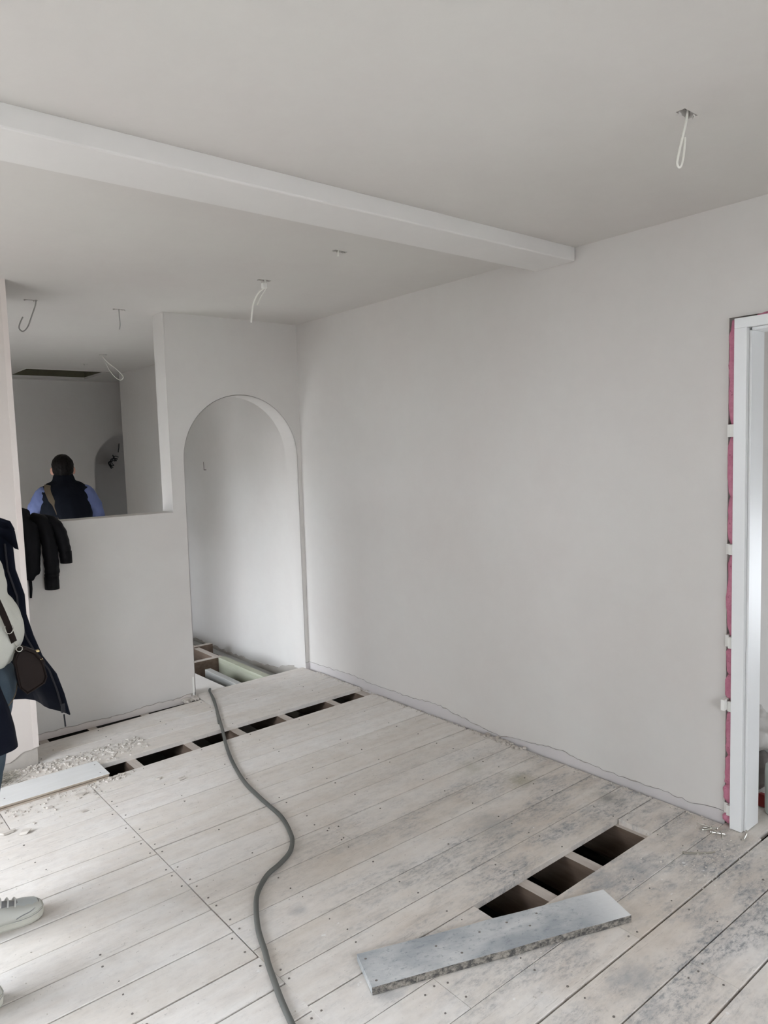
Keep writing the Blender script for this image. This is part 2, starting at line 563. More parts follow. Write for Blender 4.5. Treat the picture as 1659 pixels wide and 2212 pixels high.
def smooth_path(pts, sub=6):
    P = [Vector(p) for p in pts]
    out = []
    for i in range(len(P) - 1):
        a, b, c, d = P[max(i - 1, 0)], P[i], P[i + 1], P[min(i + 2, len(P) - 1)]
        for k in range(sub):
            t = k / sub
            out.append(0.5 * ((2 * b) + (c - a) * t + (2 * a - 5 * b + 4 * c - d) * t * t + (3 * b - a - 3 * c + d) * t ** 3))
    out.append(P[-1])
    return out


def grid_panel(mb, axis, t0, t1, us, vs, holes):
    """slab between t0 and t1 on an axis, over grid lines us x vs, with rectangular holes (u0,u1,v0,v1)"""
    us = sorted(set([u for u in us] + [h[0] for h in holes] + [h[1] for h in holes]))
    vs = sorted(set([v for v in vs] + [h[2] for h in holes] + [h[3] for h in holes]))

    def solid(i, j):
        if i < 0 or j < 0 or i >= len(us) - 1 or j >= len(vs) - 1:
            return False
        cu, cv = (us[i] + us[i + 1]) / 2, (vs[j] + vs[j + 1]) / 2
        return not any(h[0] < cu < h[1] and h[2] < cv < h[3] for h in holes)
    idx = {}
    V, F = [], []

    def vid(i, j, t):
        k = (i, j, t)
        if k not in idx:
            l = [us[i], vs[j]]
            l.insert(axis, t1 if t else t0)
            idx[k] = len(V)
            V.append(tuple(l))
        return idx[k]
    for i in range(len(us) - 1):
        for j in range(len(vs) - 1):
            if not solid(i, j):
                continue
            for t in (0, 1):
                F.append((vid(i, j, t), vid(i + 1, j, t), vid(i + 1, j + 1, t), vid(i, j + 1, t)))
            for (di, dj, a, b) in ((-1, 0, (i, j), (i, j + 1)), (1, 0, (i + 1, j), (i + 1, j + 1)), (0, -1, (i, j), (i + 1, j)), (0, 1, (i, j + 1), (i + 1, j + 1))):
                if not solid(i + di, j + dj):
                    F.append((vid(*a, 0), vid(*b, 0), vid(*b, 1), vid(*a, 1)))
    mb.add(V, F)


def struct(o):
    o['kind'] = 'structure'
    return o


def jag(points, step, amp, seed):
    """polyline refined with random jitter in the second coordinate"""
    rnd = random.Random(seed)
    out = []
    for (a, b) in zip(points[:-1], points[1:]):
        n = max(1, int(abs(b[0] - a[0]) / step))
        for k in range(n):
            t = k / n
            out.append((a[0] + (b[0] - a[0]) * t, a[1] + (b[1] - a[1]) * t + rnd.uniform(-amp, amp)))
    out.append(points[-1])
    return out


# ------------------------------------------------------------------ shell of the house
TOP = 2.85
# right wall with the doorway cut in it; plaster coat on it ends in a ragged edge above the boards
DY0, DY1, DZ = 0.33, 1.302, 1.972
mb = MB()
mb.prism([(-1.7, SUB), (DY0, SUB), (DY0, DZ), (DY1, DZ), (DY1, SUB), (7.60, SUB), (7.60, TOP), (-1.7, TOP)], 0, XR + 0.006, XR + 0.10)
wr = struct(mb.build('wall_right', M_mortar))
crack = [(1.302, 0.050), (1.36, 0.050), (1.42, 0.036), (1.58, 0.040), (1.74, 0.036), (1.98, 0.040), (2.10, 0.060), (2.25, 0.044), (2.45, 0.020), (2.52, 0.014), (2.60, 0.026),
         (2.73, 0.040), (2.84, 0.052), (2.92, 0.066), (3.05, 0.058), (3.27, 0.050), (3.54, 0.044), (3.73, 0.060), (3.95, 0.052), (4.10, 0.048), (YP, 0.045)]
cj = jag(crack, 0.02, 0.005, 3)
mb = MB()
mb.prism(cj + [(YP, ZC), (-1.7, ZC), (-1.7, 0.03), (DY0, 0.03), (DY0, DZ), (DY1, DZ)], 0, XR, XR + 0.006)
mb.build('plaster_coat', M_plaster, wr)
rnd = random.Random(17)
mb = MB()   # old plaster left below the crack
low = [(y, z - 0.0022 - max(0, rnd.gauss(0.0008, 0.0016))) for y, z in cj]
mb.prism([(DY1, -0.05)] + low + [(YP, -0.05)], 0, XR + 0.0005, XR + 0.006)
mb.build('old_plaster_strip', M_base, wr)
mb = MB()   # the same wall past the partition: plaster runs below floor level
hj = jag([(YB, -0.03), (4.75, -0.115), (5.3, -0.135), (6.1, -0.14), (7.6, -0.14)], 0.04, 0.010, 5)
mb.prism([(YP, -0.02)] + hj + [(7.60, ZC), (YP, ZC)], 0, XR, XR + 0.006)
mb.build('plaster_coat', M_plaster, wr)
mb = MB()   # rough course under that plaster
mb.prism([(YB, -0.42)] + [(7.6, -0.42)] + [(y, z + 0.012) for y, z in reversed(hj)], 0, XR - 0.012, XR + 0.003)
mb.build('rough_brickwork', M_mortar, wr)
# chased L mark in the hall plaster
mb = MB()
mb.box((XR - 0.0015, 5.751, 1.398), (XR + 0.001, 5.759, 1.465))
mb.box((XR - 0.0015, 5.712, 1.394), (XR + 0.001, 5.759, 1.402))
mb.build('chased_mark', M_nail, wr)

# partition with the hatch-like opening, the arch and the half wall in one outline
AX0, AX1 = 1.925, 2.755
ar = (AX1 - AX0) / 2
acx, acz = (AX0 + AX1) / 2, 1.905 - ar
arc = [(acx - ar * math.cos(math.pi * k / 36), acz + ar * math.sin(math.pi * k / 36)) for k in range(37)]
SX, SZ = 1.842, 1.176
out = [(0.86, -0.026), (AX0 - 0.006, -0.026), (AX0 - 0.006, 0.0)] + arc + [(AX1 + 0.002, 0.0), (AX1 + 0.002, -0.36), (XR + 0.01, -0.36), (XR + 0.01, ZC + 0.01), (SX + 0.006, ZC + 0.01), (SX, SZ), (0.86, SZ)]
mb = MB()
mb.prism(out, 1, YP + 0.006, YB)
wf = struct(mb.build('wall_far', M_mortar))
cr2 = jag([(0.86, 0.012), (1.02, 0.016), (1.23, 0.014), (1.40, 0.010), (1.50, 0.012), (1.60, 0.020), (1.68, 0.026), (1.75, 0.018), (1.84, 0.024), (AX0 - 0.035, 0.028)], 0.02, 0.004, 9)
out2 = cr2 + [(AX0 - 0.006, 0.03)] + arc + [(AX1 + 0.002, 0.04), (XR + 0.001, 0.045), (XR + 0.001, ZC + 0.01), (SX + 0.006, ZC + 0.01), (SX, SZ), (0.86, SZ)]
mb = MB()
mb.prism(out2, 1, YP, YP + 0.006)
mb.build('plaster_coat', M_plaster, wf)
mb = MB()
low = [(x, z - 0.0026 - max(0, rnd.gauss(0.0008, 0.0018))) for x, z in cr2]
mb.prism([(0.86, -0.026)] + low + [(AX0 - 0.035, -0.026)], 1, YP + 0.0005, YP + 0.006)
mb.build('old_plaster_strip', M_pink, wf)
mb = MB()   # bare metal bead at the foot of the arch jamb
mb.box((AX0 - 0.022, YP - 0.0015, 0.002), (AX0 - 0.012, YP + 0.004, 0.13))
mb.build('corner_bead', M_packer, wf)
# reveals and rear of the partition carry plaster too
mb = MB()
inner = [(x, z) for x, z in arc]
o2 = [(AX0 - 0.006, -0.02)] + inner + [(AX1 + 0.002, -0.02)]
rg = [[(x - 0.002 * (acx - x > 0) + 0.0, y, z) for x, z in o2] for y in (YP, YB + 0.002)]
ins = []
for (x, z) in o2:
    nx, nz = acx - x, (acz - z if z > acz else 0.0)
    l = math.hypot(nx, nz) or 1
    ins.append((x + nx / l * 0.003, z + nz / l * 0.003))
mb.rings([[(x, YP, z) for x, z in ins], [(x, YB + 0.002, z) for x, z in ins]], closed=False)
mb.build('arch_reveal', M_plaster, wf)
mb = MB()
mb.box((AX1 + 0.0005, YP + 0.0003, -0.03), (XR, YP + 0.006, 0.0385))
mb.build('old_plaster_strip', M_base, wf)
mb = MB()
mb.box((SX - 0.003, YP - 0.001, SZ), (SX + 0.004, YB + 0.002, ZC))
mb.box((0.86, YP - 0.001, SZ - 0.002), (SX, YB + 0.002, SZ + 0.003))
mb.build('opening_reveal', M_plaster, wf)
mb = MB()
mb.prism([(0.86, 0.03), (AX0 - 0.006, 0.03)] + arc + [(AX1 + 0.002, 0.04), (XR, 0.04), (XR, ZC), (SX, ZC), (SX, SZ), (0.86, SZ)], 1, YB - 0.001, YB + 0.003)
mb.build('rear_plaster', M_plaster, wf)

# short wall at the left, its free end stands in front of the half wall
mb = MB()
mb.box((XL, NY + 0.005, SUB), (NX - 0.004, YB, ZC + 0.01))
wn = struct(mb.build('wall_front_left', M_mortar))
nj = jag([(XL, 0.03), (0.30, 0.035), (0.66, 0.036), (0.76, 0.048), (0.785, 0.058), (0.83, 0.082), (0.86, 0.086), (NX, 0.092)], 0.02, 0.004, 11)
mb = MB()
mb.prism(nj + [(NX + 0.002, ZC), (XL, ZC)], 1, NY, NY + 0.005)
mb.build('plaster_coat', M_nib, wn)
mb = MB()
mb.box((NX - 0.004, NY, 0.09), (NX + 0.002, YB, ZC))
mb.build('side_plaster', M_pink, wn)
mb = MB()   # metal corner bead skimmed in
mb.box((NX - 0.022, NY - 0.0018, 0.09), (NX + 0.003, NY + 0.004, ZC))
mb.build('corner_bead', M_pink, wn)

# left wall with the two window openings, rear walls, end wall with its arch
mb = MB()
grid_panel(mb, 0, XL - 0.25, XL, [-1.7, YB], [SUB, TOP], [W1])
struct(mb.build('wall_left', M_plaster))
mb = MB()
grid_panel(mb, 0, XL2 - 0.25, XL2, [YB, YE + 1.7], [SUB, TOP], [W2])
struct(mb.build('wall_rear_left', M_plaster))
for i, (w, XW) in enumerate(((W1, XL), (W2, XL2))):
    e = struct(empty('window_%d' % (i + 1), (XW - 0.12, (w[0] + w[1]) / 2, w[2])))
    mbb = MB()
    for (a, b) in (((XW - 0.15, w[0], w[2]), (XW - 0.09, w[0] + 0.06, w[3])), ((XW - 0.15, w[1] - 0.06, w[2]), (XW - 0.09, w[1], w[3])), ((XW - 0.15, w[0] + 0.06, w[3] - 0.06), (XW - 0.09, w[1] - 0.06, w[3]))):
        mbb.box(a, b)
    keep(mbb.build('window_frame', M_frame), e)
mb = MB()
grid_panel(mb, 1, -1.95, -1.7, [XL - 0.25, 6.2], [SUB, TOP], [W3])
struct(mb.build('wall_back', M_plaster))
EAX0, EAX1 = 2.75, 3.53
er = (EAX1 - EAX0) / 2
ecx, ecz = (EAX0 + EAX1) / 2, 1.80 - er
earc = [(ecx - er * math.cos(math.pi * k / 28), ecz + er * math.sin(math.pi * k / 28)) for k in range(29)]
mb = MB()
mb.prism([(XL2, SUB), (EAX0, SUB), (EAX0, 0)] + earc + [(EAX1, 0), (EAX1, SUB), (6.2, SUB), (6.2, TOP), (XL2, TOP)], 1, YE, YE + 0.14)
struct(mb.build('wall_end', M_plaster))
mb = MB()
mb.box((XR + 0.10, 7.48, SUB), (6.2, 7.60, TOP))
struct(mb.build('wall_hall_return', M_plaster))
mb = MB()
mb.box((XL2, YE + 1.5, SUB), (6.2, YE + 1.7, TOP))
struct(mb.build('wall_rearmost', M_plaster))
# outer right wall: two unseen openings added and sized to light the side rooms
WR1 = (-0.9, 0.5, 0.02, 0.95)
WR2 = (YE + 0.35, YE + 1.25, 0.02, 0.34)
mb = MB()
grid_panel(mb, 0, 6.0, 6.2, [-1.95, YE + 1.7], [SUB, TOP], [WR1, WR2])
struct(mb.build('wall_outer_right', M_plaster))
for w in (WR1, WR2):
    portal('daylight_portal', (6.1, (w[0] + w[1]) / 2, (w[2] + w[3]) / 2), (0, math.radians(90), 0), w[3] - w[2], w[1] - w[0])
# wall of the side room seen through the doorway
mb = MB()
mb.box((XR + 0.10, 1.62, SUB), (6.0, 1.74, TOP))
struct(mb.build('wall_side_room', M_plaster))

# ceiling with the loft hatch and the torn holes for the lamp cables
HX0, HX1, HY0, HY1 = 1.86, 2.63, 7.44, 8.22
CABS = [(1.93, 1.02), (1.945, 3.24), (1.95, 2.605), (1.118, 4.29), (1.60, 4.31), (2.155, 6.22), (2.215, 6.90)]
chol = [(HX0, HX1, HY0, HY1), (XL, XL2 - 0.2, YB, YE + 1.5)]
for i, (x, y) in enumerate(CABS):
    sx_, sy_ = (0.034, 0.013) if i < 6 else (0.014, 0.006)
    chol.append((x - sx_, x + sx_, y - sy_, y + sy_))
mb = MB()
grid_panel(mb, 2, ZC, ZC + 0.02, [XL, 6.0], [-1.7, YE + 1.5], chol)
ce = struct(mb.build('ceiling', M_ceil))
mb = MB()
mb.box((XL - 0.25, -1.95, TOP), (6.2, YB, TOP + 0.1))
mb.box((XL2 - 0.25, YB, TOP), (6.2, YE + 1.7, TOP + 0.1))
mb.build('roof_deck', M_dark, ce)
hz = struct(empty('trim_1', (HX0, HY0, ZC)))
mb = MB()
t = 0.022
mb.box((HX0 - t, HY0 - t, ZC + 0.02), (HX1 + t, HY0, ZC + 0.24))
mb.box((HX0 - t, HY1, ZC + 0.02), (HX1 + t, HY1 + t, ZC + 0.24))
mb.box((HX0 - t, HY0, ZC + 0.02), (HX0, HY1, ZC + 0.24))
mb.box((HX1, HY0, ZC + 0.02), (HX1 + t, HY1, ZC + 0.24))
keep(mb.build('hatch_lining', M_dark), hz)
mb = MB()
w_ = 0.018
mb.box((HX0 - w_, HY0 - w_, ZC - 0.004), (HX1 + w_, HY0, ZC + 0.001))
mb.box((HX0 - w_, HY1, ZC - 0.004), (HX1 + w_, HY1 + w_, ZC + 0.001))
mb.box((HX0 - w_, HY0, ZC - 0.004), (HX0, HY1, ZC + 0.001))
mb.box((HX1, HY0, ZC - 0.004), (HX1 + w_, HY1, ZC + 0.001))
keep(mb.build('hatch_edge', M_ceil), hz)
mb = MB()
mb.capsule((2.08, 7.50, ZC + 0.030), (2.12, 7.50, ZC + 0.030), 0.008, 0.008, 8)
keep(mb.build('hatch_catch', M_packer), hz)

# dropped beam across the ceiling
BY0, BY1, BZ = 1.985, 2.205, 2.325
mb = MB()
mb.box((XL, BY0, BZ), (XR, BY1, ZC + 0.005))
struct(mb.build('beam', M_beam, bevel=0.006)).name = 'trim_2'

# ------------------------------------------------------------------ floor: boards, joists, void
flr = struct(empty('floor'))
mb = MB()
mb.box((XL - 0.25, -1.95, SUB - 0.1), (6.2, YE + 1.7, SUB))
mb.build('oversite', M_ground, flr)
TH = 0.022
nails = MB()


def nail(x, y, r=0.0042):
    n = 6
    nails.add([(x + r * math.cos(k * math.pi / 3), y + r * 0.9 * math.sin(k * math.pi / 3), 0.0016) for k in range(n)] + [(x + r * math.cos(k * math.pi / 3), y + r * 0.9 * math.sin(k * math.pi / 3), -0.004) for k in range(n)],
              [tuple(range(n))] + [(k, (k + 1) % n, n + (k + 1) % n, n + k) for k in range(n)])


JOISTS = [-1.5, -1.2, -0.9, -0.6, -0.3, 0.0, 0.32, 0.64, 1.005, 1.27, 1.582, 1.865, 2.172, 2.515]
JD = {1.582: (1.580, 1.635), 1.865: (1.858, 1.916), 2.172: (2.168, 2.182), 2.515: (2.515, 2.512)}


def board(xa, xb, lo, hi, glo=0.0012, ghi=0.0012, dz=0.0, m=None, name='floorboard', nl=True, z0=-TH):
    rnd = random.Random(hash((round(xa, 3), round(lo[0], 3))) & 0xffff)
    n = max(1, min(6, int((xb - xa) / 0.35)))
    rings = []
    t1, t2 = rnd.uniform(-0.0007, 0.0007), rnd.uniform(-0.0007, 0.0007)
    for k in range(n + 1):
        x = xa + (xb - xa) * k / n
        j1, j2 = (rnd.uniform(-0.0006, 0.0006) for _ in range(2))
        y0 = lo[0] + lo[1] * x + glo + j1
        y1 = hi[0] + hi[1] * x - ghi + j2
        za = dz + t1
        zb = dz + t2
        rings.append([(x, y0, z0 + dz), (x, y1, z0 + dz), (x, y1, zb - 0.0012), (x, y1 - 0.0015, zb), (x, y0 + 0.0015, za), (x, y0, za - 0.0012)])
    b = MB()
    b.rings(rings)
    o = b.build(name, m or M_floor, flr)
    if nl:
        for jx in JOISTS:
            if xa + 0.03 < jx < xb - 0.03 and jx > 0.2:
                w = (hi[0] + hi[1] * jx) - (lo[0] + lo[1] * jx)
                for q in (0.2, 0.8):
                    if rnd.random() < 0.55:
                        nail(jx + rnd.uniform(-0.012, 0.012), lo[0] + lo[1] * jx + w * (q + rnd.uniform(-0.06, 0.06)), rnd.uniform(0.0024, 0.0040))
        for xe in (xa + 0.018, xb - 0.018):
            if 0.3 < xe < 2.7:
                w = (hi[0] + hi[1] * xe) - (lo[0] + lo[1] * xe)
                for q in (0.22 + rnd.uniform(-.07, .07), 0.78 + rnd.uniform(-.07, .07)):
                    if rnd.random() < 0.45:
                        continue
                    nail(xe, lo[0] + lo[1] * xe + w * q, 0.0036)
    return o


XE = 2.770
CJ = 1.004   # long cross joint
R = [(3.442, .0201), (3.297, .0108), (3.165, .0034), (2.999, .0075), (2.846, -.001), (2.682, .0025), (2.544, -.0064), (2.374, -.0008), (2.218, 0), (2.080, -.0085), (1.916, -.0034), (1.765, -.0039),
     (1.620, -.0063), (1.464, -.004), (1.314, -.0046), (1.163, -.0049), (1.021, -.0079), (0.858, .0)]
while R[-1][0] > -1.5:
    R.append((R[-1][0] - random.uniform(0.150, 0.158), 0.0))
L = [(3.442, .0201), (3.223, .0418), (3.075, .040), (2.922, .0305), (2.788, -.002), (2.635, .0114), (2.480, .0103), (2.327, .0152), (2.189, -.0016), (2.031, .0034), (1.872, .007), (1.721, .0085), (1.590, 0.003), (1.464, -.004)]
WIDE_R = {2: .0028, 5: .0032, 15: .0036, 12: .0026, 6: .0022, 7: .002, 16: .0024, 17: .0038}
WIDE_L = {5: .0026, 6: .0022, 10: .0036, 11: .0032, 8: .0022, 12: .0026}
for i in range(13):                       # right of the cross joint, down to row 13
    lo, hi = R[i + 1], R[i]
    g = dict(glo=WIDE_R.get(i + 1, 0.0016), ghi=WIDE_R.get(i, 0.0016))
    xe = XE - random.uniform(0, 0.006) - (0.008 if i < 5 else 0)
    cuts = [CJ + 0.0025, xe]
    if i == 7:
        cuts = [CJ + 0.002, 1.62, xe]
    if i == 11:
        cuts = [CJ + 0.002, 1.917, xe]
    if i == 12:                            # the row the board was lifted from
        board(CJ + 0.002, 1.663, lo, hi, **g)
        board(2.507, xe, lo, hi, **g)
        continue
    for a, b in zip(cuts[:-1], cuts[1:]):
        board(a, b - (0.0015 if b != xe else 0), lo, hi, **g)
for i in range(13):                       # left of it
    lo, hi = L[i + 1], L[i]
    xb = CJ - 0.0015 + (0.0 if i < 9 else 0.004)
    if i == 0:
        board(XL, 0.62, lo, hi)
        board(0.624, xb, lo, hi)
        continue
    if i in (7, 8, 9, 10):
        xb -= 0.005 if i == 9 else 0.0015
    board(XL, xb, lo, hi, glo=WIDE_L.get(i + 1, 0.0016), ghi=WIDE_L.get(i, 0.0016))
for i in range(13, len(R) - 1):           # rows nearest the camera run right through
    lo, hi = R[i + 1], R[i]
    xe = XE - random.uniform(0, 0.006)
    if R[i][0] < 1.25:
        xe = 2.90 if R[i + 1][0] < DY1 - 0.1 and R[i][0] > DY0 else XE
    cuts = [XL, xe]
    if i == 13:
        cuts = [XL, 1.335, xe]
    if i == 14:
        cuts = [XL, 1.925, xe]
    if i == 16:
        cuts = [XL, 1.938, xe]
    for a, b in zip(cuts[:-1], cuts[1:]):
        board(a, b - (0.0018 if b != xe else 0), lo, hi, glo=WIDE_R.get(i + 1, 0.0010), ghi=WIDE_R.get(i, 0.0010))
# strip of boards beyond the long gap
F = [(3.623, .0064), (3.790, .0), (3.955, .0), (4.088, .047)]
board(XL, XE, F[0], F[1])
board(NX + 0.004, XE, F[1], F[2])
board(NX + 0.004, AX0 - 0.01, F[2], F[3], ghi=0.004)
board(AX0 - 0.008, XE, F[2], (4.125, 0.0))
board(AX0 + 0.0, AX1 - 0.002, (4.127, 0.0), (4.292, 0.0))
board(XL, NX - 0.01, (3.79, 0), (NY - 0.004, 0))
mb = MB()
for jx in JOISTS:
    a, b = JD.get(jx, (jx, jx))
    ys = [(-1.7, b), (1.55, b), (3.58, a), (4.24, a)]
    rings = [[(x - 0.024, y, -TH), (x + 0.024, y, -TH), (x + 0.024, y, -TH - 0.15), (x - 0.024, y, -TH - 0.15)] for y, x in ys]
    q = MB()
    q.rings(rings)
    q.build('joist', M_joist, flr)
q = MB()
q.box((2.725, 1.31, -TH - 0.075), (2.786, 4.24, -TH))
q.build('wall_plate', M_joist, flr)
# hall floor: pale sheet on the left, open joists on the right
q = MB()
q.prism([(XL2 - 0.2, YB + 0.003), (AX0 + 0.004, YB + 0.003), (AX0 + 0.004, 4.294), (2.147, 4.294), (2.132, 4.80), (2.125, 8.45), (XL2 - 0.2, 8.45)], 2, -TH, 0.0005)
q.build('floor_sheet', M_chip, flr)
for nm, m_, a, b in (('joist', M_green, (2.459, 4.20, -0.165), (2.512, 5.005, -0.012)), ('joist', M_grey, (2.258, 4.20, -0.165), (2.302, 4.82, -0.022)),
                     ('trimmer', M_joist, (2.10, 5.01, -0.165), (2.50, 5.06, -0.015)), ('trimmer', M_joist, (2.10, 5.42, -0.165), (2.62, 5.47, -0.015)),
                     ('joist', M_joist, (2.45, 5.06, -0.165), (2.50, 5.42, -0.022)), ('joist', M_joist, (2.45, 5.47, -0.165), (2.50, 8.3, -0.022)),
                     ('wall_plate', M_grey, (2.70, 4.30, -0.19), (2.765, 7.6, -0.14))):
    q = MB()
    q.box(a, b)
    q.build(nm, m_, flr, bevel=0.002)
q = MB()   # side room and rear rooms keep a plain dusty floor
q.box((2.903, -1.7, -TH), (6.0, 1.62, -0.001))
q.box((XR + 0.1, 7.6, -TH), (6.0, YE + 1.5, 0.0))
q.box((XL2 - 0.2, YE, -TH), (XR + 0.1, YE + 1.5, 0.0))
q.box((2.765, 1.166, -TH), (2.903, 1.30, -0.0008))
q.build('floor_sheet', M_floor, flr)
# pipe under the boards
q = MB()
q.tube([(2.272, 1.0, -0.13), (2.272, 1.9, -0.14)], 0.014, 10)
q.build('pipe', M_pipe, flr, smooth=True)
nl = nails.build('nail_heads', M_nail, flr)
nl['kind'] = 'stuff'
# outside ground
mb = MB()
mb.box((-16, -10, -0.32), (XL - 0.25, 18, -0.12))
mb.box((XL - 0.25, YB, -0.32), (XL2 - 0.25, 18, -0.12))
mb.box((-16, -14, -0.32), (16, -1.95, -0.12))
struct(mb.build('ground_outside', M_patio))
mb = MB()   # unseen wall added beyond the left window to block low sky
mb.box((-4.9, -8.0, -0.12), (-4.7, 3.9, 1.70))
struct(mb.build('sky_blocker', M_sky_block))
mb = MB()   # unseen pale wall added behind the camera to bounce light onto the beam
mb.box((-3.6, -5.2, -0.12), (6.5, -5.0, 2.9))
struct(mb.build('bounce_wall', M_frame))

# ------------------------------------------------------------------ door lining with packers and foam
door = struct(empty('door_1', (XR, DY1, 0)))
FX0, FX1 = 2.752, 2.872
mb = MB()
mb.box((FX0, 1.222, 0.002), (FX1, 1.268, 1.925))
mb.box((FX0, DY0 + 0.03, 1.925), (FX1, 1.268, 1.962))
mb.box((FX0, DY0 + 0.03, 0.002), (FX1, DY0 + 0.076, 1.925))
lining = keep(mb.build('door_lining', M_frame, bevel=0.0015), door)
mb = MB()
mb.box((FX0 + 0.020, 1.212, 0.002), (FX1 + 0.004, 1.2215, 1.915))
mb.box((FX0 + 0.020, DY0 + 0.086, 1.915), (FX1 + 0.004, 1.212, 1.9245))
keep(mb.build('door_stop', M_frame, bevel=0.001), door)
PK = [(1.528, 1.575), (1.080, 1.120), (0.716, 0.760), (0.466, 0.506), (0.046, 0.088)]


def foam_run(z0, z1, seed, fat=0.0):
    rnd = random.Random(seed)
    n = max(3, int((z1 - z0) / 0.018))
    pts, rad = [], []
    for k in range(n + 1):
        tt = k / n
        z = z0 + (z1 - z0) * tt
        e = min(1, 4 * min(tt, 1 - tt) + 0.45)
        w = noise.noise(Vector((seed * 3.1, 0, z * 14))) * 0.004 + rnd.uniform(-0.0012, 0.0012)
        pts.append((2.792 - 0.006 * noise.noise(Vector((seed, z * 9, 2))) - fat * 0.5, 1.2845 + w * 0.5 + fat * 0.2, z))
        rad.append((0.0185 + w + fat) * e)
    b = MB()
    b.tube(pts, rad, 10)
    return keep(b.build('foam', M_foam, smooth=True), door)


foam_run(1.575, 1.962, 1)
foam_run(1.30, 1.528, 2)
foam_run(1.120, 1.305, 3)
foam_run(0.760, 1.080, 4)
foam_run(0.600, 0.716, 5)
foam_run(0.506, 0.606, 6, 0.002)
foam_run(0.28, 0.466, 7)
foam_run(0.155, 0.285, 8)
foam_run(0.09, 0.165, 9, 0.005)
foam_run(0.006, 0.048, 10, 0.006)
b = MB()
b.tube([(2.789, 1.20, 1.966), (2.786, 1.17, 1.968), (2.786, 1.10, 1.969), (2.786, 1.0, 1.968)], [0.004, 0.0075, 0.008, 0.006], 8)
keep(b.build('foam', M_foam, smooth=True), door)
for k, (a, c) in enumerate(PK):
    for j, (y0, y1, x0) in enumerate(((1.2685, 1.286, 2.762), (1.287, 1.3015, (2.776, 2.776, 2.774, 2.742, 2.778)[k]))):
        b = MB()
        sk = (0, 0, 0.003, 0.006, 0)[k] * j
        b.box((x0, y0, a + sk), (2.86, y1, c + sk * 1.5))
        keep(b.build('packer', M_packer, bevel=0.001), door)

# ------------------------------------------------------------------ loose planks
def plank_obj(name, cx, cy, ang, ln, wd, th, z, m_top, m_edge):
    e = empty(name, (cx, cy, z))
    e.rotation_euler = (0, 0, ang)
    bm = bmesh.new()
    nseg = 14
    rnd = random.Random(5)
    vs = []
    for k in range(nseg + 1):
        x = -ln / 2 + ln * k / nseg
        j = rnd.uniform(-0.0015, 0.0015) if 0 < k < nseg else 0
        vs.append([bm.verts.new(p) for p in ((x, -wd / 2 + j, 0), (x, wd / 2 - j, 0), (x, wd / 2 - j, th), (x, -wd / 2 + j + 0.001, th))])
    for k in range(nseg):
        for i in range(4):
            f = bm.faces.new((vs[k][i], vs[k][(i + 1) % 4], vs[k + 1][(i + 1) % 4], vs[k + 1][i]))
            f.material_index = 0 if i == 2 else 1
    for k, sgn in ((0, 1), (nseg, -1)):
        f = bm.faces.new(vs[k] if sgn < 0 else list(reversed(vs[k])))
        f.material_index = 0
    bmesh.ops.recalc_face_normals(bm, faces=bm.faces)
    me = bpy.data.meshes.new('board')
    bm.to_mesh(me)
    bm.free()
    me.materials.append(m_top)
    me.materials.append(m_edge)
    o = bpy.data.objects.new('board', me)
    COL.objects.link(o)
    o.parent = e
    return e, o


# corners measured: (1.216,1.659) (1.161,1.522) (1.974,1.215) (2.022,1.352)
pe, po = plank_obj('loose_plank', 1.593, 1.437, math.atan2(-0.307, 0.807), 0.866, 0.147, 0.022, 0.0015, M_loose, M_dirty)
tag(pe, 'short grey speckled floorboard lying askew across the open floor gap near the doorway', 'plank')
b = MB()
for (x, y) in ((-0.415, 0.045), (-0.413, -0.05), (-0.20, 0.02), (-0.14, -0.035), (0.05, 0.04), (0.11, 0.0), (0.16, 0.045), (-0.05, 0.03)):
    b.add([(x + 0.0045 * math.cos(k * math.pi / 3), y + 0.0038 * math.sin(k * math.pi / 3), 0.0224) for k in range(6)] + [(x + 0.0045 * math.cos(k * math.pi / 3), y + 0.0038 * math.sin(k * math.pi / 3), 0.018) for k in range(6)],
          [tuple(range(6))] + [(k, (k + 1) % 6, 6 + (k + 1) % 6, 6 + k) for k in range(6)])
q = b.build('nail_holes', M_nail, pe)
q['kind'] = 'stuff'
for x in (-0.30, 0.055):
    b = MB()
    b.tube([(x, -0.0745, 0.004), (x + 0.001, -0.076, 0.021)], 0.0016, 6)
    b.build('nail', M_steel, pe)

se = empty('whitewashed_plank', (0.24, 3.545, 0.0008))
tag(se, 'long whitewashed tongue-and-groove plank lying over the floor gap by the rubble at the left', 'plank')
b = MB()
b.box((-0.9, -0.096, 0.0), (0.86, 0.095, 0.0075))
b.box((-0.9, -0.089, 0.0075), (0.86, 0.095, 0.0130))
b.box((-0.9, -0.096, 0.0130), (0.86, 0.095, 0.0205))
b.build('groove_edge', M_edge, se)
b = MB()
b.box((-0.9, -0.0962, 0.0205), (0.862, 0.0955, 0.0235))
b.build('board', M_ply, se)
b = MB()
for (x, y) in ((0.83, -0.06), (0.84, 0.05), (0.42, -0.03)):
    b.add([(x + 0.004 * math.cos(k * math.pi / 3), y + 0.004 * math.sin(k * math.pi / 3), 0.0242) for k in range(6)], [tuple(range(6))])
q = b.build('nail_holes', M_nail, se)
q['kind'] = 'stuff'

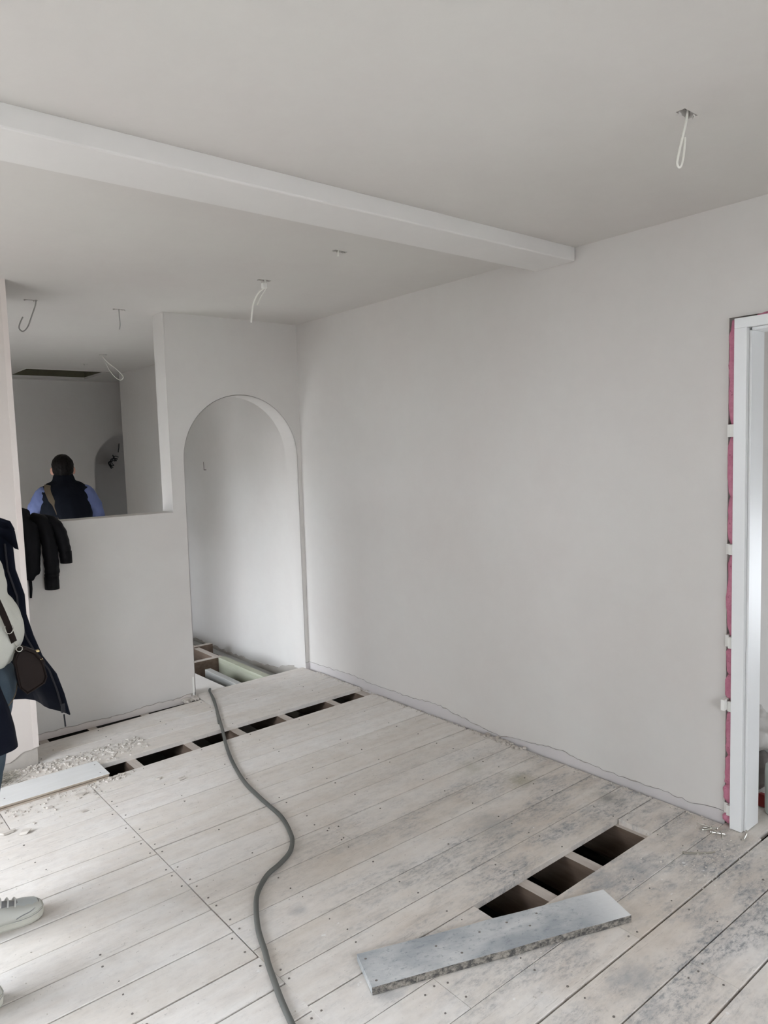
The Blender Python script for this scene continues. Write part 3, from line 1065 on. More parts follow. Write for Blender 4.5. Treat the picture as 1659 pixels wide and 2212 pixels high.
# ------------------------------------------------------------------ hose across the floor
hp = [(1.805, 3.71), (1.90, 3.93), (1.975, 4.13), (2.012, 4.235), (2.026, 4.262), (2.018, 4.255), (1.97, 4.098), (1.874, 3.858), (1.775, 3.608), (1.696, 3.418), (1.63, 3.242), (1.578, 3.073), (1.542, 2.927), (1.523, 2.789), (1.511, 2.668), (1.504, 2.581), (1.488, 2.502), (1.46, 2.419), (1.433, 2.359),
      (1.381, 2.294), (1.312, 2.252), (1.247, 2.225), (1.19, 2.182), (1.145, 2.133), (1.102, 2.061), (1.069, 1.995), (1.047, 1.94), (1.025, 1.874), (1.002, 1.814), (0.98, 1.745), (0.962, 1.689), (0.947, 1.635), (0.933, 1.579), (0.90, 1.45), (0.85, 1.30), (0.80, 1.10), (0.78, 0.8)]
pts = []
for i, (x, y) in enumerate(hp):
    z = 0.0095
    if i < 3:
        z = 0.0068
    if 3.47 < y < 3.66 and i > 4:
        z = 0.007
    if i == 4:
        z = 0.022
    pts.append((x, y, z))
hs = MB()
sp = smooth_path(pts, 5)
rad = [0.006 if k < 16 else (0.006 + 0.003 * min(1, (k - 16) / 30.0)) for k in range(len(sp))]
hs.tube(sp, rad, 10)
hose = hs.build('hose', M_cable, smooth=True)
tag(hose, 'grey flexible cable snaking over the floorboards from the arch to the foreground', 'cable')

# ------------------------------------------------------------------ cables hanging from the ceiling
def ceil_cable(i, label, runs, m_, extra=None, hole=True):
    x, y = CABS[i]
    e = empty('ceiling_cable', (x, y, ZC))
    tag(e, label, 'cable', None)
    for nm, pts, r in runs:
        bb = MB()
        bb.tube(smooth_path(pts, 6), r, 8)
        o = bb.build(nm, m_, e, smooth=True)
    # torn plasterboard lip
    rnd = random.Random(i + 40)
    bb = MB()
    for k in range(7):
        a = 2 * math.pi * k / 7 + rnd.uniform(-0.2, 0.2)
        px, py = 0.034 * math.cos(a), 0.014 * math.sin(a)
        d = rnd.uniform(0.004, 0.010)
        bb.add([(px * 1.05, py * 1.05, 0.0005), (px + rnd.uniform(-0.009, 0.009), py + rnd.uniform(-0.004, 0.004), -d), (px * 0.75, py * 0.75, 0.0005), (px * 0.9, py * 0.9, 0.004)],
               [(0, 1, 2), (0, 2, 3), (0, 3, 1), (1, 3, 2)])
    bb.build('torn_edge', M_ceil, e)['kind'] = 'stuff'
    if extra:
        extra(e)
    return e


V_ = Vector
rx, ry = V_((0.77, -0.64, 0)), V_((0.635, 0.77, 0))   # sideways / away, for cables hanging in a loop


def h(side, z, away=0.0):
    return tuple(rx * side + ry * away + V_((0, 0, z)))


ceil_cable(0, 'looped white cable hanging from the ceiling between the beam and the camera', [
    ('cable', [h(0.002, 0.03), h(0.001, -0.005), h(-0.007, -0.045), h(-0.017, -0.085), h(-0.024, -0.118), h(-0.024, -0.130), h(-0.019, -0.137), h(-0.013, -0.130), h(-0.008, -0.105), h(-0.005, -0.072), h(-0.005, -0.06)], 0.0032)], M_white_cable)


def conn(e):
    bb = MB()
    bb.box((-0.012, -0.010, -0.040), (0.012, 0.010, -0.012))
    bb.build('connector', M_packer, e, bevel=0.002)


ceil_cable(1, 'two-tailed white cable with a connector block hanging in front of the arch', [
    ('cable', [h(0.004, 0.03), h(0.002, -0.03), h(-0.03, -0.060), h(-0.055, -0.105), h(-0.066, -0.150), h(-0.073, -0.205)], 0.0042),
    ('cable', [h(0.008, 0.03), h(0.006, -0.04), h(-0.016, -0.075), h(-0.040, -0.120)], 0.0026)], M_white_cable, conn)
ceil_cable(2, 'short white cable stub in a torn ceiling hole just past the beam', [
    ('cable', [h(-0.004, 0.03), h(-0.006, -0.004), h(-0.008, -0.020)], 0.004)], M_white_cable)
ceil_cable(3, 'hooked grey cable hanging from the ceiling above the draped jacket', [
    ('cable', [h(0.028, 0.03), h(0.026, -0.02), h(0.0, -0.085), h(-0.025, -0.140), h(-0.052, -0.165), h(-0.072, -0.150), h(-0.068, -0.125), h(-0.048, -0.088)], 0.0036)], M_grey_cable)
ceil_cable(4, 'short straight grey cable hanging from the ceiling beside the opening jamb', [
    ('cable', [h(0.002, 0.03), h(0.002, -0.03), h(0.004, -0.085), h(-0.002, -0.115)], 0.0036)], M_grey_cable)
ceil_cable(5, 'large cable loop hanging from the ceiling in the room behind the half wall', [
    ('cable', [h(-0.01, 0.03), h(0.0, -0.02), h(0.045, -0.075), h(0.105, -0.125), h(0.150, -0.175), h(0.155, -0.200), h(0.130, -0.215), h(0.09, -0.190), h(0.045, -0.130), h(0.020, -0.070)], 0.0036)], M_white_cable)
ceil_cable(6, 'tiny cable end in a small ceiling hole near the loft hatch', [
    ('cable', [h(0.0, 0.03), h(0.0, -0.004), h(0.006, -0.010)], 0.003)], M_grey_cable)

# dark coil of cable on the wall behind the end arch
e = empty('cable_coil', (3.53, YE + 1.46, 1.50))
tag(e, 'dark twisted cable tuft seen through the far arch', 'cable')
rnd = random.Random(2)
bb = MB()
for k in range(4):
    ph = rnd.uniform(0, 6)
    bb.tube(smooth_path([(-0.01 + 0.05 * math.cos(ph + 2.2 * q) * (1 - q * .1) - 0.02 * q, rnd.uniform(-0.03, 0.03), 0.05 - 0.035 * q + 0.03 * math.sin(ph + 2 * q)) for q in range(5)], 5), 0.006, 6)
bb.tube([(0.03, 0.01, 0.10), (0.05, 0.03, 0.16), (0.06, 0.045, 0.22)], 0.006, 6)
bb.build('strands', M_black_cable, e, smooth=True)

# ------------------------------------------------------------------ rubble, splinters, screws
def chunk(mbb, c, s, rnd):
    pts = []
    for sx in (-1, 1):
        for sy in (-1, 1):
            for sz in (-1, 1):
                pts.append((sx * s * rnd.uniform(0.5, 1), sy * s * rnd.uniform(0.4, 0.9), sz * s * 0.6 * rnd.uniform(0.5, 1)))
    a = rnd.uniform(0, 6.3)
    ca, sa = math.cos(a), math.sin(a)
    zmin = min(p[2] for p in pts)
    P = [(c[0] + p[0] * ca - p[1] * sa, c[1] + p[0] * sa + p[1] * ca, c[2] + p[2] - zmin) for p in pts]
    mbb.add(P, [(0, 1, 3, 2), (4, 6, 7, 5), (0, 4, 5, 1), (2, 3, 7, 6), (0, 2, 6, 4), (1, 5, 7, 3)])


rnd = random.Random(21)
bb = MB()
for k in range(900):
    u = rnd.random()
    x = 0.45 + 0.95 * u ** 1.25
    wdt = 0.20 * (1 - 0.55 * u)
    y = NY - 0.012 - abs(rnd.gauss(0, 0.45)) * wdt
    if x > NX:
        y = 3.845 - abs(rnd.gauss(0, 0.6)) * 0.17 + rnd.uniform(-.02, .02)
    if y < 3.645:
        continue
    chunk(bb, (x, y, 0.0), rnd.choice((0.003, 0.004, 0.004, 0.006, 0.009)), rnd)
tag(bb.build('rubble', M_rubble), 'scatter of broken plaster rubble at the foot of the short left wall', 'rubble', None, 'stuff')
bb = MB()
for k in range(70):
    t_ = rnd.random()
    chunk(bb, (AX0 - 0.012 - 0.09 * t_, 4.205 + rnd.uniform(-0.025, 0.035), 0.0), rnd.choice((0.005, 0.008, 0.013)), rnd)
tag(bb.build('rubble', M_rubble), 'small heap of plaster lumps at the foot of the half wall beside the arch', 'rubble', None, 'stuff')
bb = MB()
for k in range(500):
    y = rnd.uniform(1.35, 4.1)
    chunk(bb, (2.766 - abs(rnd.gauss(0, 0.012)), y, 0.0), rnd.choice((0.0015, 0.002, 0.003, 0.004)), rnd)
for k in range(45):
    chunk(bb, (2.765 + rnd.uniform(-0.02, 0.01), rnd.uniform(2.30, 2.56), 0.0), rnd.choice((0.006, 0.009, 0.012)), rnd)
tag(bb.build('crumbs', M_rubble), 'line of plaster crumbs along the foot of the right wall', 'rubble', None, 'stuff')
bb = MB()
for k in range(380):
    x, y = rnd.uniform(0.35, 2.7), rnd.uniform(1.0, 3.4)
    if 1.64 < x < 2.53 and 1.43 < y < 1.63:
        continue
    chunk(bb, (x, y, 0.0005), rnd.choice((0.0012, 0.0016, 0.0022)), rnd)
for k in range(140):
    x, y = 0.45 + 0.62 * rnd.random(), 3.44 - abs(rnd.gauss(0, 0.09))
    chunk(bb, (x, y, 0.0005), rnd.choice((0.002, 0.003, 0.004, 0.006)), rnd)
for k in range(60):
    chunk(bb, (1.12 + rnd.gauss(0, 0.035), 3.44 + rnd.gauss(0, 0.012) - .01, 0.0005), rnd.choice((0.003, 0.005, 0.007)), rnd)
for k in range(260):
    x, y = rnd.uniform(2.3, 2.76), 1.26 + rnd.gauss(0, 0.14)
    if x < 2.53 and y > 1.43:
        continue
    chunk(bb, (x, y, 0.0005), rnd.choice((0.0012, 0.0018, 0.003)), rnd)
tag(bb.build('grit', M_rubble), 'loose grit and dust specks scattered over the floorboards', 'rubble', None, 'stuff')
CH = [(0.60, 3.22, .020), (0.56, 3.30, .016), (0.66, 3.17, .022), (0.80, 3.33, .013), (0.94, 3.36, .018), (0.90, 3.19, .012), (1.27, 3.27, .012), (0.70, 3.37, .010), (1.35, 3.19, .014)]
LB = ['long plaster flake on the boards at the left edge', 'plaster chip nearest the whitewashed plank at the left edge', 'split plaster flake lying in front of the whitewashed plank, nearest the camera', 'small plaster chip close in front of the whitewashed plank',
      'plaster lump just in front of the right end of the whitewashed plank', 'flat plaster flake near the long cross joint', 'pale plaster crumb beyond the cross joint near the floor gap', 'thin plaster chip beside the whitewashed plank', 'plaster crumb lying on a joint left of the hose']
for (x, y, s), lb in zip(CH, LB):
    bb = MB()
    chunk(bb, (0, 0, 0), s, rnd)
    o = bb.build('plaster_chip', M_rubble)
    o.location = (x, y, 0.0008)
    o.scale = (1.3, 0.7, 0.55)
    tag(o, lb, 'rubble', 'plaster chips on the boards')

bb = MB()
for k in range(260):
    a = rnd.gauss(0.5, 0.6)
    ln = rnd.uniform(0.02, 0.075)
    c = V_((0.655 + rnd.gauss(0, 0.055), 3.745 + rnd.gauss(0, 0.03), rnd.uniform(0.002, 0.045)))
    d = V_((math.cos(a), math.sin(a) * 0.6, rnd.uniform(-0.15, 0.25))).normalized() * ln / 2
    p0, p1 = c - d, c + d
    p0.z = max(p0.z, 0.002); p1.z = max(p1.z, 0.002)
    bb.tube([p0, p1], [0.0016, 0.0010], 4)
tag(bb.build('splinters', M_splint), 'dry tangle of wood splinters on the floor at the left edge', 'splinters', None, 'stuff')


def screw_proto():
    e = empty('screw')
    b1 = MB()
    b1.tube([(0, 0, 0.0025), (0.05, 0, 0.0022), (0.056, 0, 0.0022)], [0.0026, 0.0024, 0.0008], 6)
    b1.build('shank', M_steel, e)
    b2 = MB()
    b2.tube([(-0.003, 0, 0.0032), (-0.001, 0, 0.0032), (0.003, 0, 0.0028)], [0.0052, 0.0052, 0.0026], 8)
    b2.build('head', M_steel, e)
    return e


def copy_tree(o, parent=None):
    c = o.copy()
    COL.objects.link(c)
    c.parent = parent
    for ch in list(o.children):
        copy_tree(ch, c)
    return c


SC = [(2.666, 1.336, 0.0005, 0.25, 0), (2.668, 1.300, 0.004, -0.9, 0.1), (2.694, 1.322, 0.008, -2.0, -0.05), (2.680, 1.285, 0.004, -0.25, 0.05), (2.702, 1.300, 0.006, 2.6, 0.0), (2.688, 1.312, 0.011, 1.5, 0.1), (2.716, 1.300, 0.0005, 2.2, 0),
      (2.700, 1.275, 0.0005, -2.6, 0), (2.707, 1.193, 0.0005, -0.12 + 0.35, 0), (2.742, 1.197, 0.0005, 1.0, -1.25)]
SL = ['screw on the left of the small heap by the door foot', 'screw pointing towards the camera from the heap by the door foot', 'screw crossing the middle of the heap by the door foot', 'screw at the front of the heap by the door foot', 'screw at the back of the heap by the door foot',
      'topmost screw of the heap by the door foot', 'screw of the heap nearest the pink foam', 'screw at the right of the heap by the door foot', 'single screw lying flat in front of the door lining', 'screw standing on its tip in front of the door lining']
proto = screw_proto()
for k, (x, y, z, a, tl) in enumerate(SC):
    o = proto if k == 0 else copy_tree(proto)
    o.location = (x, y, z)
    o.rotation_euler = (0, tl, a)
    if k == 9:
        o.scale = (0.4, 0.8, 0.8)
        o.location.z = 0.0225
        o.rotation_euler = (0, 1.3, 1.0)
    tag(o, SL[k], 'screw', 'screws by the door foot')
e = empty('nail_spike', (2.500, 1.262, 0.0))
tag(e, 'long bent brown nail lying across a board joint in front of the doorway', 'nail')
b1 = MB()
b1.tube([(-0.04, 0.035, 0.003), (0.0, 0.0, 0.003), (0.035, -0.028, 0.003), (0.05, -0.036, 0.003)], [0.003, 0.0035, 0.003, 0.002], 7)
b1.build('shank', M_splint, e)
b1 = MB()
b1.tube([(-0.043, 0.038, 0.0055), (-0.039, 0.034, 0.0055)], 0.0055, 8)
b1.build('head', M_splint, e)

# ------------------------------------------------------------------ things behind the doorway
e = empty('sack', (3.13, 1.335, 0))
tag(e, 'grey-brown crumpled sack slumped on the floor behind the door lining', 'sack')
b1 = MB()
b1.capsule((0.0, 0.0, 0.085), (0.12, 0.0, 0.10), 0.075, 0.07)
b1.capsule((0.12, 0.0, 0.085), (0.02, 0.02, 0.11), 0.075, 0.065)
b1.capsule((0.02, 0.0, 0.13), (0.08, 0.02, 0.15), 0.05, 0.035)
o = b1.build('sack_body', M_greybag, e)
remesh(o, 0.012, 3, 0.014, 14)
e = empty('plastic_sheet', (3.13, 1.365, -0.095))
tag(e, 'crumpled pale plastic sheeting piled on top of the grey sack in the doorway', 'sheet')
b1 = MB()
b1.capsule((0.0, -0.03, 0.33), (0.12, -0.06, 0.36), 0.05, 0.06)
b1.capsule((0.05, -0.02, 0.36), (0.10, 0.0, 0.42), 0.05, 0.03)
b1.capsule((0.10, -0.06, 0.30), (0.16, -0.08, 0.22), 0.05, 0.05)
o = b1.build('sheet_body', M_sheet, e)
remesh(o, 0.010, 2, 0.018, 18)
e = empty('plastic_tub', (3.005, 1.195, 0))
tag(e, 'tall mint-white plastic tub standing in the doorway at the right edge', 'tub')
b1 = MB()
b1.tube([(0, 0, 0.002), (0, 0, 0.01), (0, 0, 0.17), (0, 0, 0.20), (0, 0, 0.22)], [0.040, 0.043, 0.045, 0.042, 0.024], 24)
b1.build('tub_body', M_mint, e, smooth=True)
b1 = MB()
b1.tube([(0, 0, 0.22), (0, 0, 0.24)], [0.024, 0.024], 20)
b1.build('cap', M_packer, e)
e = empty('red_box', (3.045, 1.262, 0))
tag(e, 'small dark red plastic piece on the floor beside the tub', 'box')
b1 = MB()
b1.prism([(-0.03, 0.001), (0.03, 0.001), (0.022, 0.04), (-0.02, 0.05)], 1, -0.02, 0.02)
b1.build('body', M_red, e, bevel=0.003)
b1 = MB()
b1.box((-0.015, -0.022, 0.012), (0.012, -0.02, 0.03))
b1.build('panel', M_trouser, e)

# ------------------------------------------------------------------ jacket over the half wall
jk = empty('jacket', (1.05, YP, SZ))
tag(jk, 'black jacket slung over the half wall with its two sleeves hanging down', 'jacket')
b1 = MB()
for a, c, r0, r1 in (((0.86, 4.30, 1.21), (1.00, 4.29, 1.235), 0.035, 0.035), ((0.96, 4.33, 1.21), (1.12, 4.33, 1.195), 0.03, 0.022), ((0.90, 4.225, 1.20), (0.905, 4.228, 0.86), 0.024, 0.020), ((0.95, 4.222, 1.22), (0.955, 4.226, 0.84), 0.030, 0.022),
                     ((1.0, 4.222, 1.20), (1.005, 4.226, 0.89), 0.030, 0.022), ((1.045, 4.22, 1.19), (1.035, 4.226, 0.92), 0.028, 0.022), ((0.86, 4.20, 1.22), (1.06, 4.24, 1.19), 0.03, 0.028), ((0.96, 4.24, 1.25), (1.0, 4.25, 1.24), 0.032, 0.03),
                     ((0.86, 4.45, 1.15), (0.88, 4.45, 0.9), 0.03, 0.025), ((1.02, 4.45, 1.15), (1.02, 4.45, 0.92), 0.03, 0.025), ((0.94, 4.45, 1.15), (0.95, 4.45, 0.9), 0.035, 0.025), ((0.9, 4.36, 1.2), (0.92, 4.43, 1.17), 0.03, 0.03), ((1.02, 4.36, 1.2), (1.02, 4.43, 1.17), 0.03, 0.03), ((0.96, 4.36, 1.2), (0.96, 4.43, 1.17), 0.035, 0.035)):
    b1.capsule(a, c, r0, r1)
o = b1.build('jacket_body', M_black)
remesh(o, 0.008, 3, 0.005, 26)
keep(o, jk)
b1 = MB()
b1.tube([(0.998, 4.222, 0.90), (1.000, 4.225, 0.83), (0.996, 4.226, 0.78)], [0.009, 0.008, 0.006], 8)
keep(b1.build('drawcord', M_black, smooth=True), jk)
for nm, pth, rad_, sq in (('sleeve', [(1.03, 4.235, 1.215), (1.075, 4.205, 1.19), (1.098, 4.200, 1.10), (1.105, 4.202, 1.0), (1.108, 4.203, 0.92), (1.104, 4.204, 0.885), (1.102, 4.204, 0.822)], [0.035, 0.045, 0.050, 0.050, 0.049, 0.047, 0.046], 0.75),
                          ('sleeve', [(1.09, 4.25, 1.205), (1.130, 4.215, 1.185), (1.160, 4.205, 1.13), (1.176, 4.206, 1.06), (1.184, 4.208, 1.0), (1.186, 4.209, 0.955)], [0.03, 0.038, 0.043, 0.042, 0.040, 0.038], 0.75)):
    b1 = MB()
    sp = smooth_path(pth, 5)
    rr = []
    for k in range(len(sp)):
        q = k / 5.0
        i0 = min(int(q), len(rad_) - 2)
        rr.append(rad_[i0] + (rad_[i0 + 1] - rad_[i0]) * (q - i0) + 0.0022 * math.sin(k * 1.9))
    b1.tube(sp, rr, 16, sq)
    o = b1.build(nm, M_black, smooth=True)
    keep(o, jk)
    b2 = MB()
    p = sp[-1]
    b2.tube([p + V_((0, 0, 0.062)), p + V_((0, 0, 0.03)), p + V_((0, 0, -0.004))], [rad_[-1] + 0.0025] * 3, 16, sq)
    keep(b2.build('cuff', M_black, smooth=True), o)


# ------------------------------------------------------------------ people
def body_parts(T, specs, ells=()):
    b_ = MB()
    for a, c, r0, r1 in specs:
        b_.capsule(T(a), T(c), r0, r1)
    for c, r in ells:
        s0 = len(b_.v)
        b_.ell((0, 0, 0), r)
        for k in range(s0, len(b_.v)):
            p = b_.v[k]
            b_.v[k] = tuple(T((c[0] + p[0], c[1] + p[1], c[2] + p[2])))
    return b_


def finger_specs(w, d, side, curl=0.5):
    """hand at wrist w pointing along d (local); side = +1 thumb towards +x"""
    w, d = V_(w), V_(d).normalized()
    fwd = V_((0, 1, 0))
    acr = d.cross(fwd)
    if acr.length < 0.2:
        acr = V_((1, 0, 0))
    acr.normalize()
    nrm = acr.cross(d).normalized()
    out = [(w, w + d * 0.04, 0.026, 0.030), (w + d * 0.045 + acr * 0.022, w + d * 0.085 + acr * 0.022, 0.017, 0.013), (w + d * 0.045 - acr * 0.022, w + d * 0.085 - acr * 0.022, 0.017, 0.012), (w + d * 0.045, w + d * 0.088, 0.018, 0.013)]
    for k, (off, ln) in enumerate(((0.030, 0.066), (0.010, 0.076), (-0.011, 0.070), (-0.030, 0.054))):
        p0 = w + d * 0.085 + acr * off
        p1 = p0 + (d * 0.9 + nrm * curl * 0.5).normalized() * ln * 0.5
        p2 = p1 + (d * 0.6 + nrm * curl).normalized() * ln * 0.5
        out += [(p0, p1, 0.0090, 0.0082), (p1, p2, 0.0082, 0.0070)]
    tb = w + d * 0.025 + acr * 0.03 * side
    t1 = tb + (d * 0.7 + acr * 0.7 * side).normalized() * 0.04
    out += [(tb, t1, 0.013, 0.010), (t1, t1 + (d * 0.9 + acr * 0.25 * side).normalized() * 0.028, 0.010, 0.008)]
    return out


# ---- man in the back room, seen from behind, head bowed (local: x right, y forward, z up)
mo = V_((1.60, 5.60, 0.0))
ma = math.radians(-14)
cm_, sm_ = math.cos(ma), math.sin(ma)


def TM(p):
    return V_((mo.x + p[0] * cm_ - p[1] * sm_, mo.y + p[0] * sm_ + p[1] * cm_, p[2]))


man = empty('person', tuple(mo))
man.rotation_euler = (0, 0, ma)
tag(man, 'man in dark vest and pale blue shirt seen from behind over the half wall', 'person')
hd = [((0.0, 0.075, 1.455), (0.072, 0.092, 0.098)), ((0, 0.125, 1.415), (0.052, 0.055, 0.07)), ((0.077, 0.075, 1.440), (0.010, 0.018, 0.031)), ((-0.077, 0.075, 1.440), (0.010, 0.018, 0.031)), ((0, 0.182, 1.420), (0.013, 0.018, 0.016)),
      ((0, 0, 0.80), (0.155, 0.105, 0.12)), ((0, 0.0, 1.15), (0.145, 0.085, 0.17))]
sp_ = [((0, 0.015, 1.28), (0, 0.060, 1.40), 0.060, 0.056), ((-0.12, 0, 1.27), (0.12, 0, 1.27), 0.050, 0.050), ((0, 0, 0.85), (0, 0, 1.2), 0.10, 0.11)]
for s in (-1, 1):
    sp_ += [((0.150 * s, 0.005, 1.235), (0.228 * s, 0.02, 1.02), 0.036, 0.034), ((0.230 * s, 0.02, 1.02), (0.15 * s, 0.23, 0.98), 0.036, 0.027),
            ((0.09 * s, 0, 0.78), (0.10 * s, 0.02, 0.42), 0.078, 0.052), ((0.10 * s, 0.02, 0.42), (0.105 * s, -0.02, 0.08), 0.05, 0.036), ((0.105 * s, -0.03, 0.05), (0.12 * s, 0.13, 0.035), 0.034, 0.026)]
    sp_ += finger_specs((0.15 * s, 0.23, 0.98), (-0.5 * s, 1, -0.1), -s)
o = body_parts(TM, sp_, hd).build('body', M_skin)
remesh(o, 0.008, 3)
keep(o, man)
vx = [((0, 0.0, 1.13), (0.188, 0.150, 0.24)), ((0, 0.0, 0.95), (0.180, 0.150, 0.16)), ((0, 0.0, 1.24), (0.188, 0.120, 0.095))]
vs_ = [((-0.135, 0, 1.275), (0.135, 0, 1.275), 0.062, 0.062), ((0, 0.02, 1.28), (0, 0.050, 1.372), 0.098, 0.080), ((-0.08, 0.015, 1.295), (0.08, 0.015, 1.295), 0.072, 0.072)]
o = body_parts(TM, vs_, vx).build('vest', M_vest)
remesh(o, 0.010, 4, 0.003, 20)
keep(o, man)
ss = []
for s in (-1, 1):
    ss += [((0.140 * s, 0, 1.268), (0.198 * s, 0.01, 1.17), 0.066, 0.060), ((0.198 * s, 0.01, 1.17), (0.232 * s, 0.02, 1.02), 0.056, 0.052), ((0.232 * s, 0.02, 1.02), (0.16 * s, 0.21, 0.985), 0.052, 0.040)]
ss += [((-0.15, 0, 1.22), (0.15, 0, 1.22), 0.07, 0.07)]
o = body_parts(TM, ss).build('shirt', M_shirt)
remesh(o, 0.010, 3, 0.004, 24)
keep(o, man)
tr = []
for s in (-1, 1):
    tr += [((0.085 * s, 0, 0.80), (0.10 * s, 0.02, 0.42), 0.098, 0.070), ((0.10 * s, 0.02, 0.42), (0.105 * s, -0.02, 0.06), 0.068, 0.055)]
o = body_parts(TM, tr, [((0, 0, 0.84), (0.17, 0.125, 0.13))]).build('trousers', M_trouser)
remesh(o, 0.012, 3)
keep(o, man)
for s in (-1, 1):
    o = body_parts(TM, [((0.105 * s, -0.05, 0.045), (0.12 * s, 0.16, 0.036), 0.043, 0.034), ((0.105 * s, -0.03, 0.06), (0.105 * s, -0.02, 0.10), 0.045, 0.045)]).build('shoe', M_trouser)
    remesh(o, 0.009, 3)
    for v in o.data.vertices:
        v.co.z = max(v.co.z, 0.002)
    keep(o, man)
hr = [((0, 0.058, 1.478), (0.077, 0.092, 0.085)), ((0, 0.045, 1.45), (0.074, 0.078, 0.075)), ((0, 0.09, 1.515), (0.06, 0.075, 0.048))]
o = body_parts(TM, [], hr).build('hair', M_hair)
remesh(o, 0.006, 2, 0.003, 60)
keep(o, man)
b1 = MB()
st = [(-0.105, 0.05, 1.330), (-0.11, -0.02, 1.342), (-0.115, -0.075, 1.305), (-0.10, -0.108, 1.25), (-0.06, -0.133, 1.13), (-0.02, -0.136, 1.0), (0.03, -0.134, 0.88)]
pp = [TM(p) for p in smooth_path(st, 4)]
rg = []
for k, p in enumerate(pp):
    w = 0.021 if k < 14 else 0.009
    ax = V_((cm_, sm_, 0)) * w
    up_ = V_((0, 0, 0.004))
    nn = V_((-sm_, cm_, 0)) * 0.003
    rg.append([p - ax + nn + up_, p + ax + nn - up_ * 0, p + ax - nn, p - ax - nn + up_])
b1.rings(rg)
keep(b1.build('shoulder_strap', M_strap), man)

# ---- woman at the left edge, facing right (+x); local = world
wm = empty('person', (0.36, 2.40, 0))
tag(wm, 'woman in an open navy coat, cream sweater, jeans and off-white sneakers at the left edge', 'person')


def TW(p):
    return V_(p)


LHIP, LKN, LAN = (0.405, 2.475, 0.87), (0.385, 2.525, 0.48), (0.375, 2.565, 0.09)
RHIP, RKN, RAN = (0.375, 2.325, 0.87), (0.315, 2.265, 0.48), (0.165, 2.215, 0.09)
sp_ = [(LHIP, LKN, 0.078, 0.052), (LKN, LAN, 0.050, 0.034), ((0.355, 2.565, 0.07), (0.45, 2.57, 0.035), 0.030, 0.022), (RHIP, RKN, 0.078, 0.052), (RKN, RAN, 0.050, 0.034), ((0.150, 2.215, 0.07), (0.25, 2.217, 0.035), 0.030, 0.022),
       ((0.38, 2.40, 0.88), (0.35, 2.40, 1.20), 0.11, 0.11), ((0.335, 2.26, 1.285), (0.335, 2.54, 1.285), 0.045, 0.045), ((0.335, 2.40, 1.28), (0.355, 2.40, 1.42), 0.055, 0.048)]
for yy, s in ((2.225, -1), (2.575, 1)):
    sp_ += [((0.325, yy, 1.28), (0.235, yy + 0.05 * s, 1.03), 0.042, 0.034), ((0.235, yy + 0.05 * s, 1.03), (0.30, yy + 0.05 * s, 0.81), 0.033, 0.024)]
    sp_ += finger_specs((0.30, yy + 0.05 * s, 0.81), (0.25, 0.0, -1), s)
el = [((0.365, 2.40, 1.515), (0.092, 0.072, 0.108)), ((0.410, 2.40, 1.46), (0.052, 0.050, 0.058)), ((0.463, 2.40, 1.495), (0.016, 0.011, 0.018)), ((0.352, 2.326, 1.495), (0.018, 0.009, 0.028)), ((0.352, 2.474, 1.495), (0.018, 0.009, 0.028)),
      ((0.447, 2.372, 1.520), (0.012, 0.014, 0.008)), ((0.447, 2.428, 1.520), (0.012, 0.014, 0.008)), ((0.452, 2.40, 1.452), (0.012, 0.022, 0.007)), ((0.37, 2.40, 0.90), (0.12, 0.155, 0.13))]
o = body_parts(TW, sp_, el).build('body', M_skin2)
remesh(o, 0.008, 3)
keep(o, wm)
hr = [((0.335, 2.40, 1.545), (0.095, 0.083, 0.088)), ((0.300, 2.40, 1.46), (0.062, 0.080, 0.13)), ((0.345, 2.40, 1.60), (0.08, 0.068, 0.04))]
o = body_parts(TW, [], hr).build('hair', M_hair2)
remesh(o, 0.007, 2, 0.004, 50)
keep(o, wm)
sw = [((0.395, 2.40, 1.03), (0.143, 0.185, 0.145)), ((0.370, 2.40, 1.16), (0.130, 0.180, 0.16)), ((0.345, 2.40, 1.27), (0.095, 0.165, 0.075)), ((0.385, 2.40, 0.955), (0.118, 0.175, 0.055))]
o = body_parts(TW, [((0.34, 2.40, 1.30), (0.352, 2.40, 1.375), 0.065, 0.058)], sw).build('sweater', M_cream)
remesh(o, 0.009, 4, 0.004, 16)
keep(o, wm)
jn = [(LHIP, LKN, 0.112, 0.078), (LKN, (0.360, 2.565, 0.075), 0.077, 0.066), (RHIP, RKN, 0.112, 0.078), (RKN, (0.17, 2.215, 0.075), 0.077, 0.068)]
o = body_parts(TW, jn, [((0.385, 2.40, 0.87), (0.125, 0.170, 0.11))]).build('jeans', M_jean)
remesh(o, 0.010, 3, 0.003, 22)
keep(o, wm)
# jeans seam stitched at the pocket
b1 = MB()
b1.tube(smooth_path([(0.500, 2.345, 0.925), (0.492, 2.305, 0.885), (0.470, 2.262, 0.845), (0.44, 2.235, 0.825)], 4), 0.0016, 5)
keep(b1.build('pocket_seam', M_strap), wm)

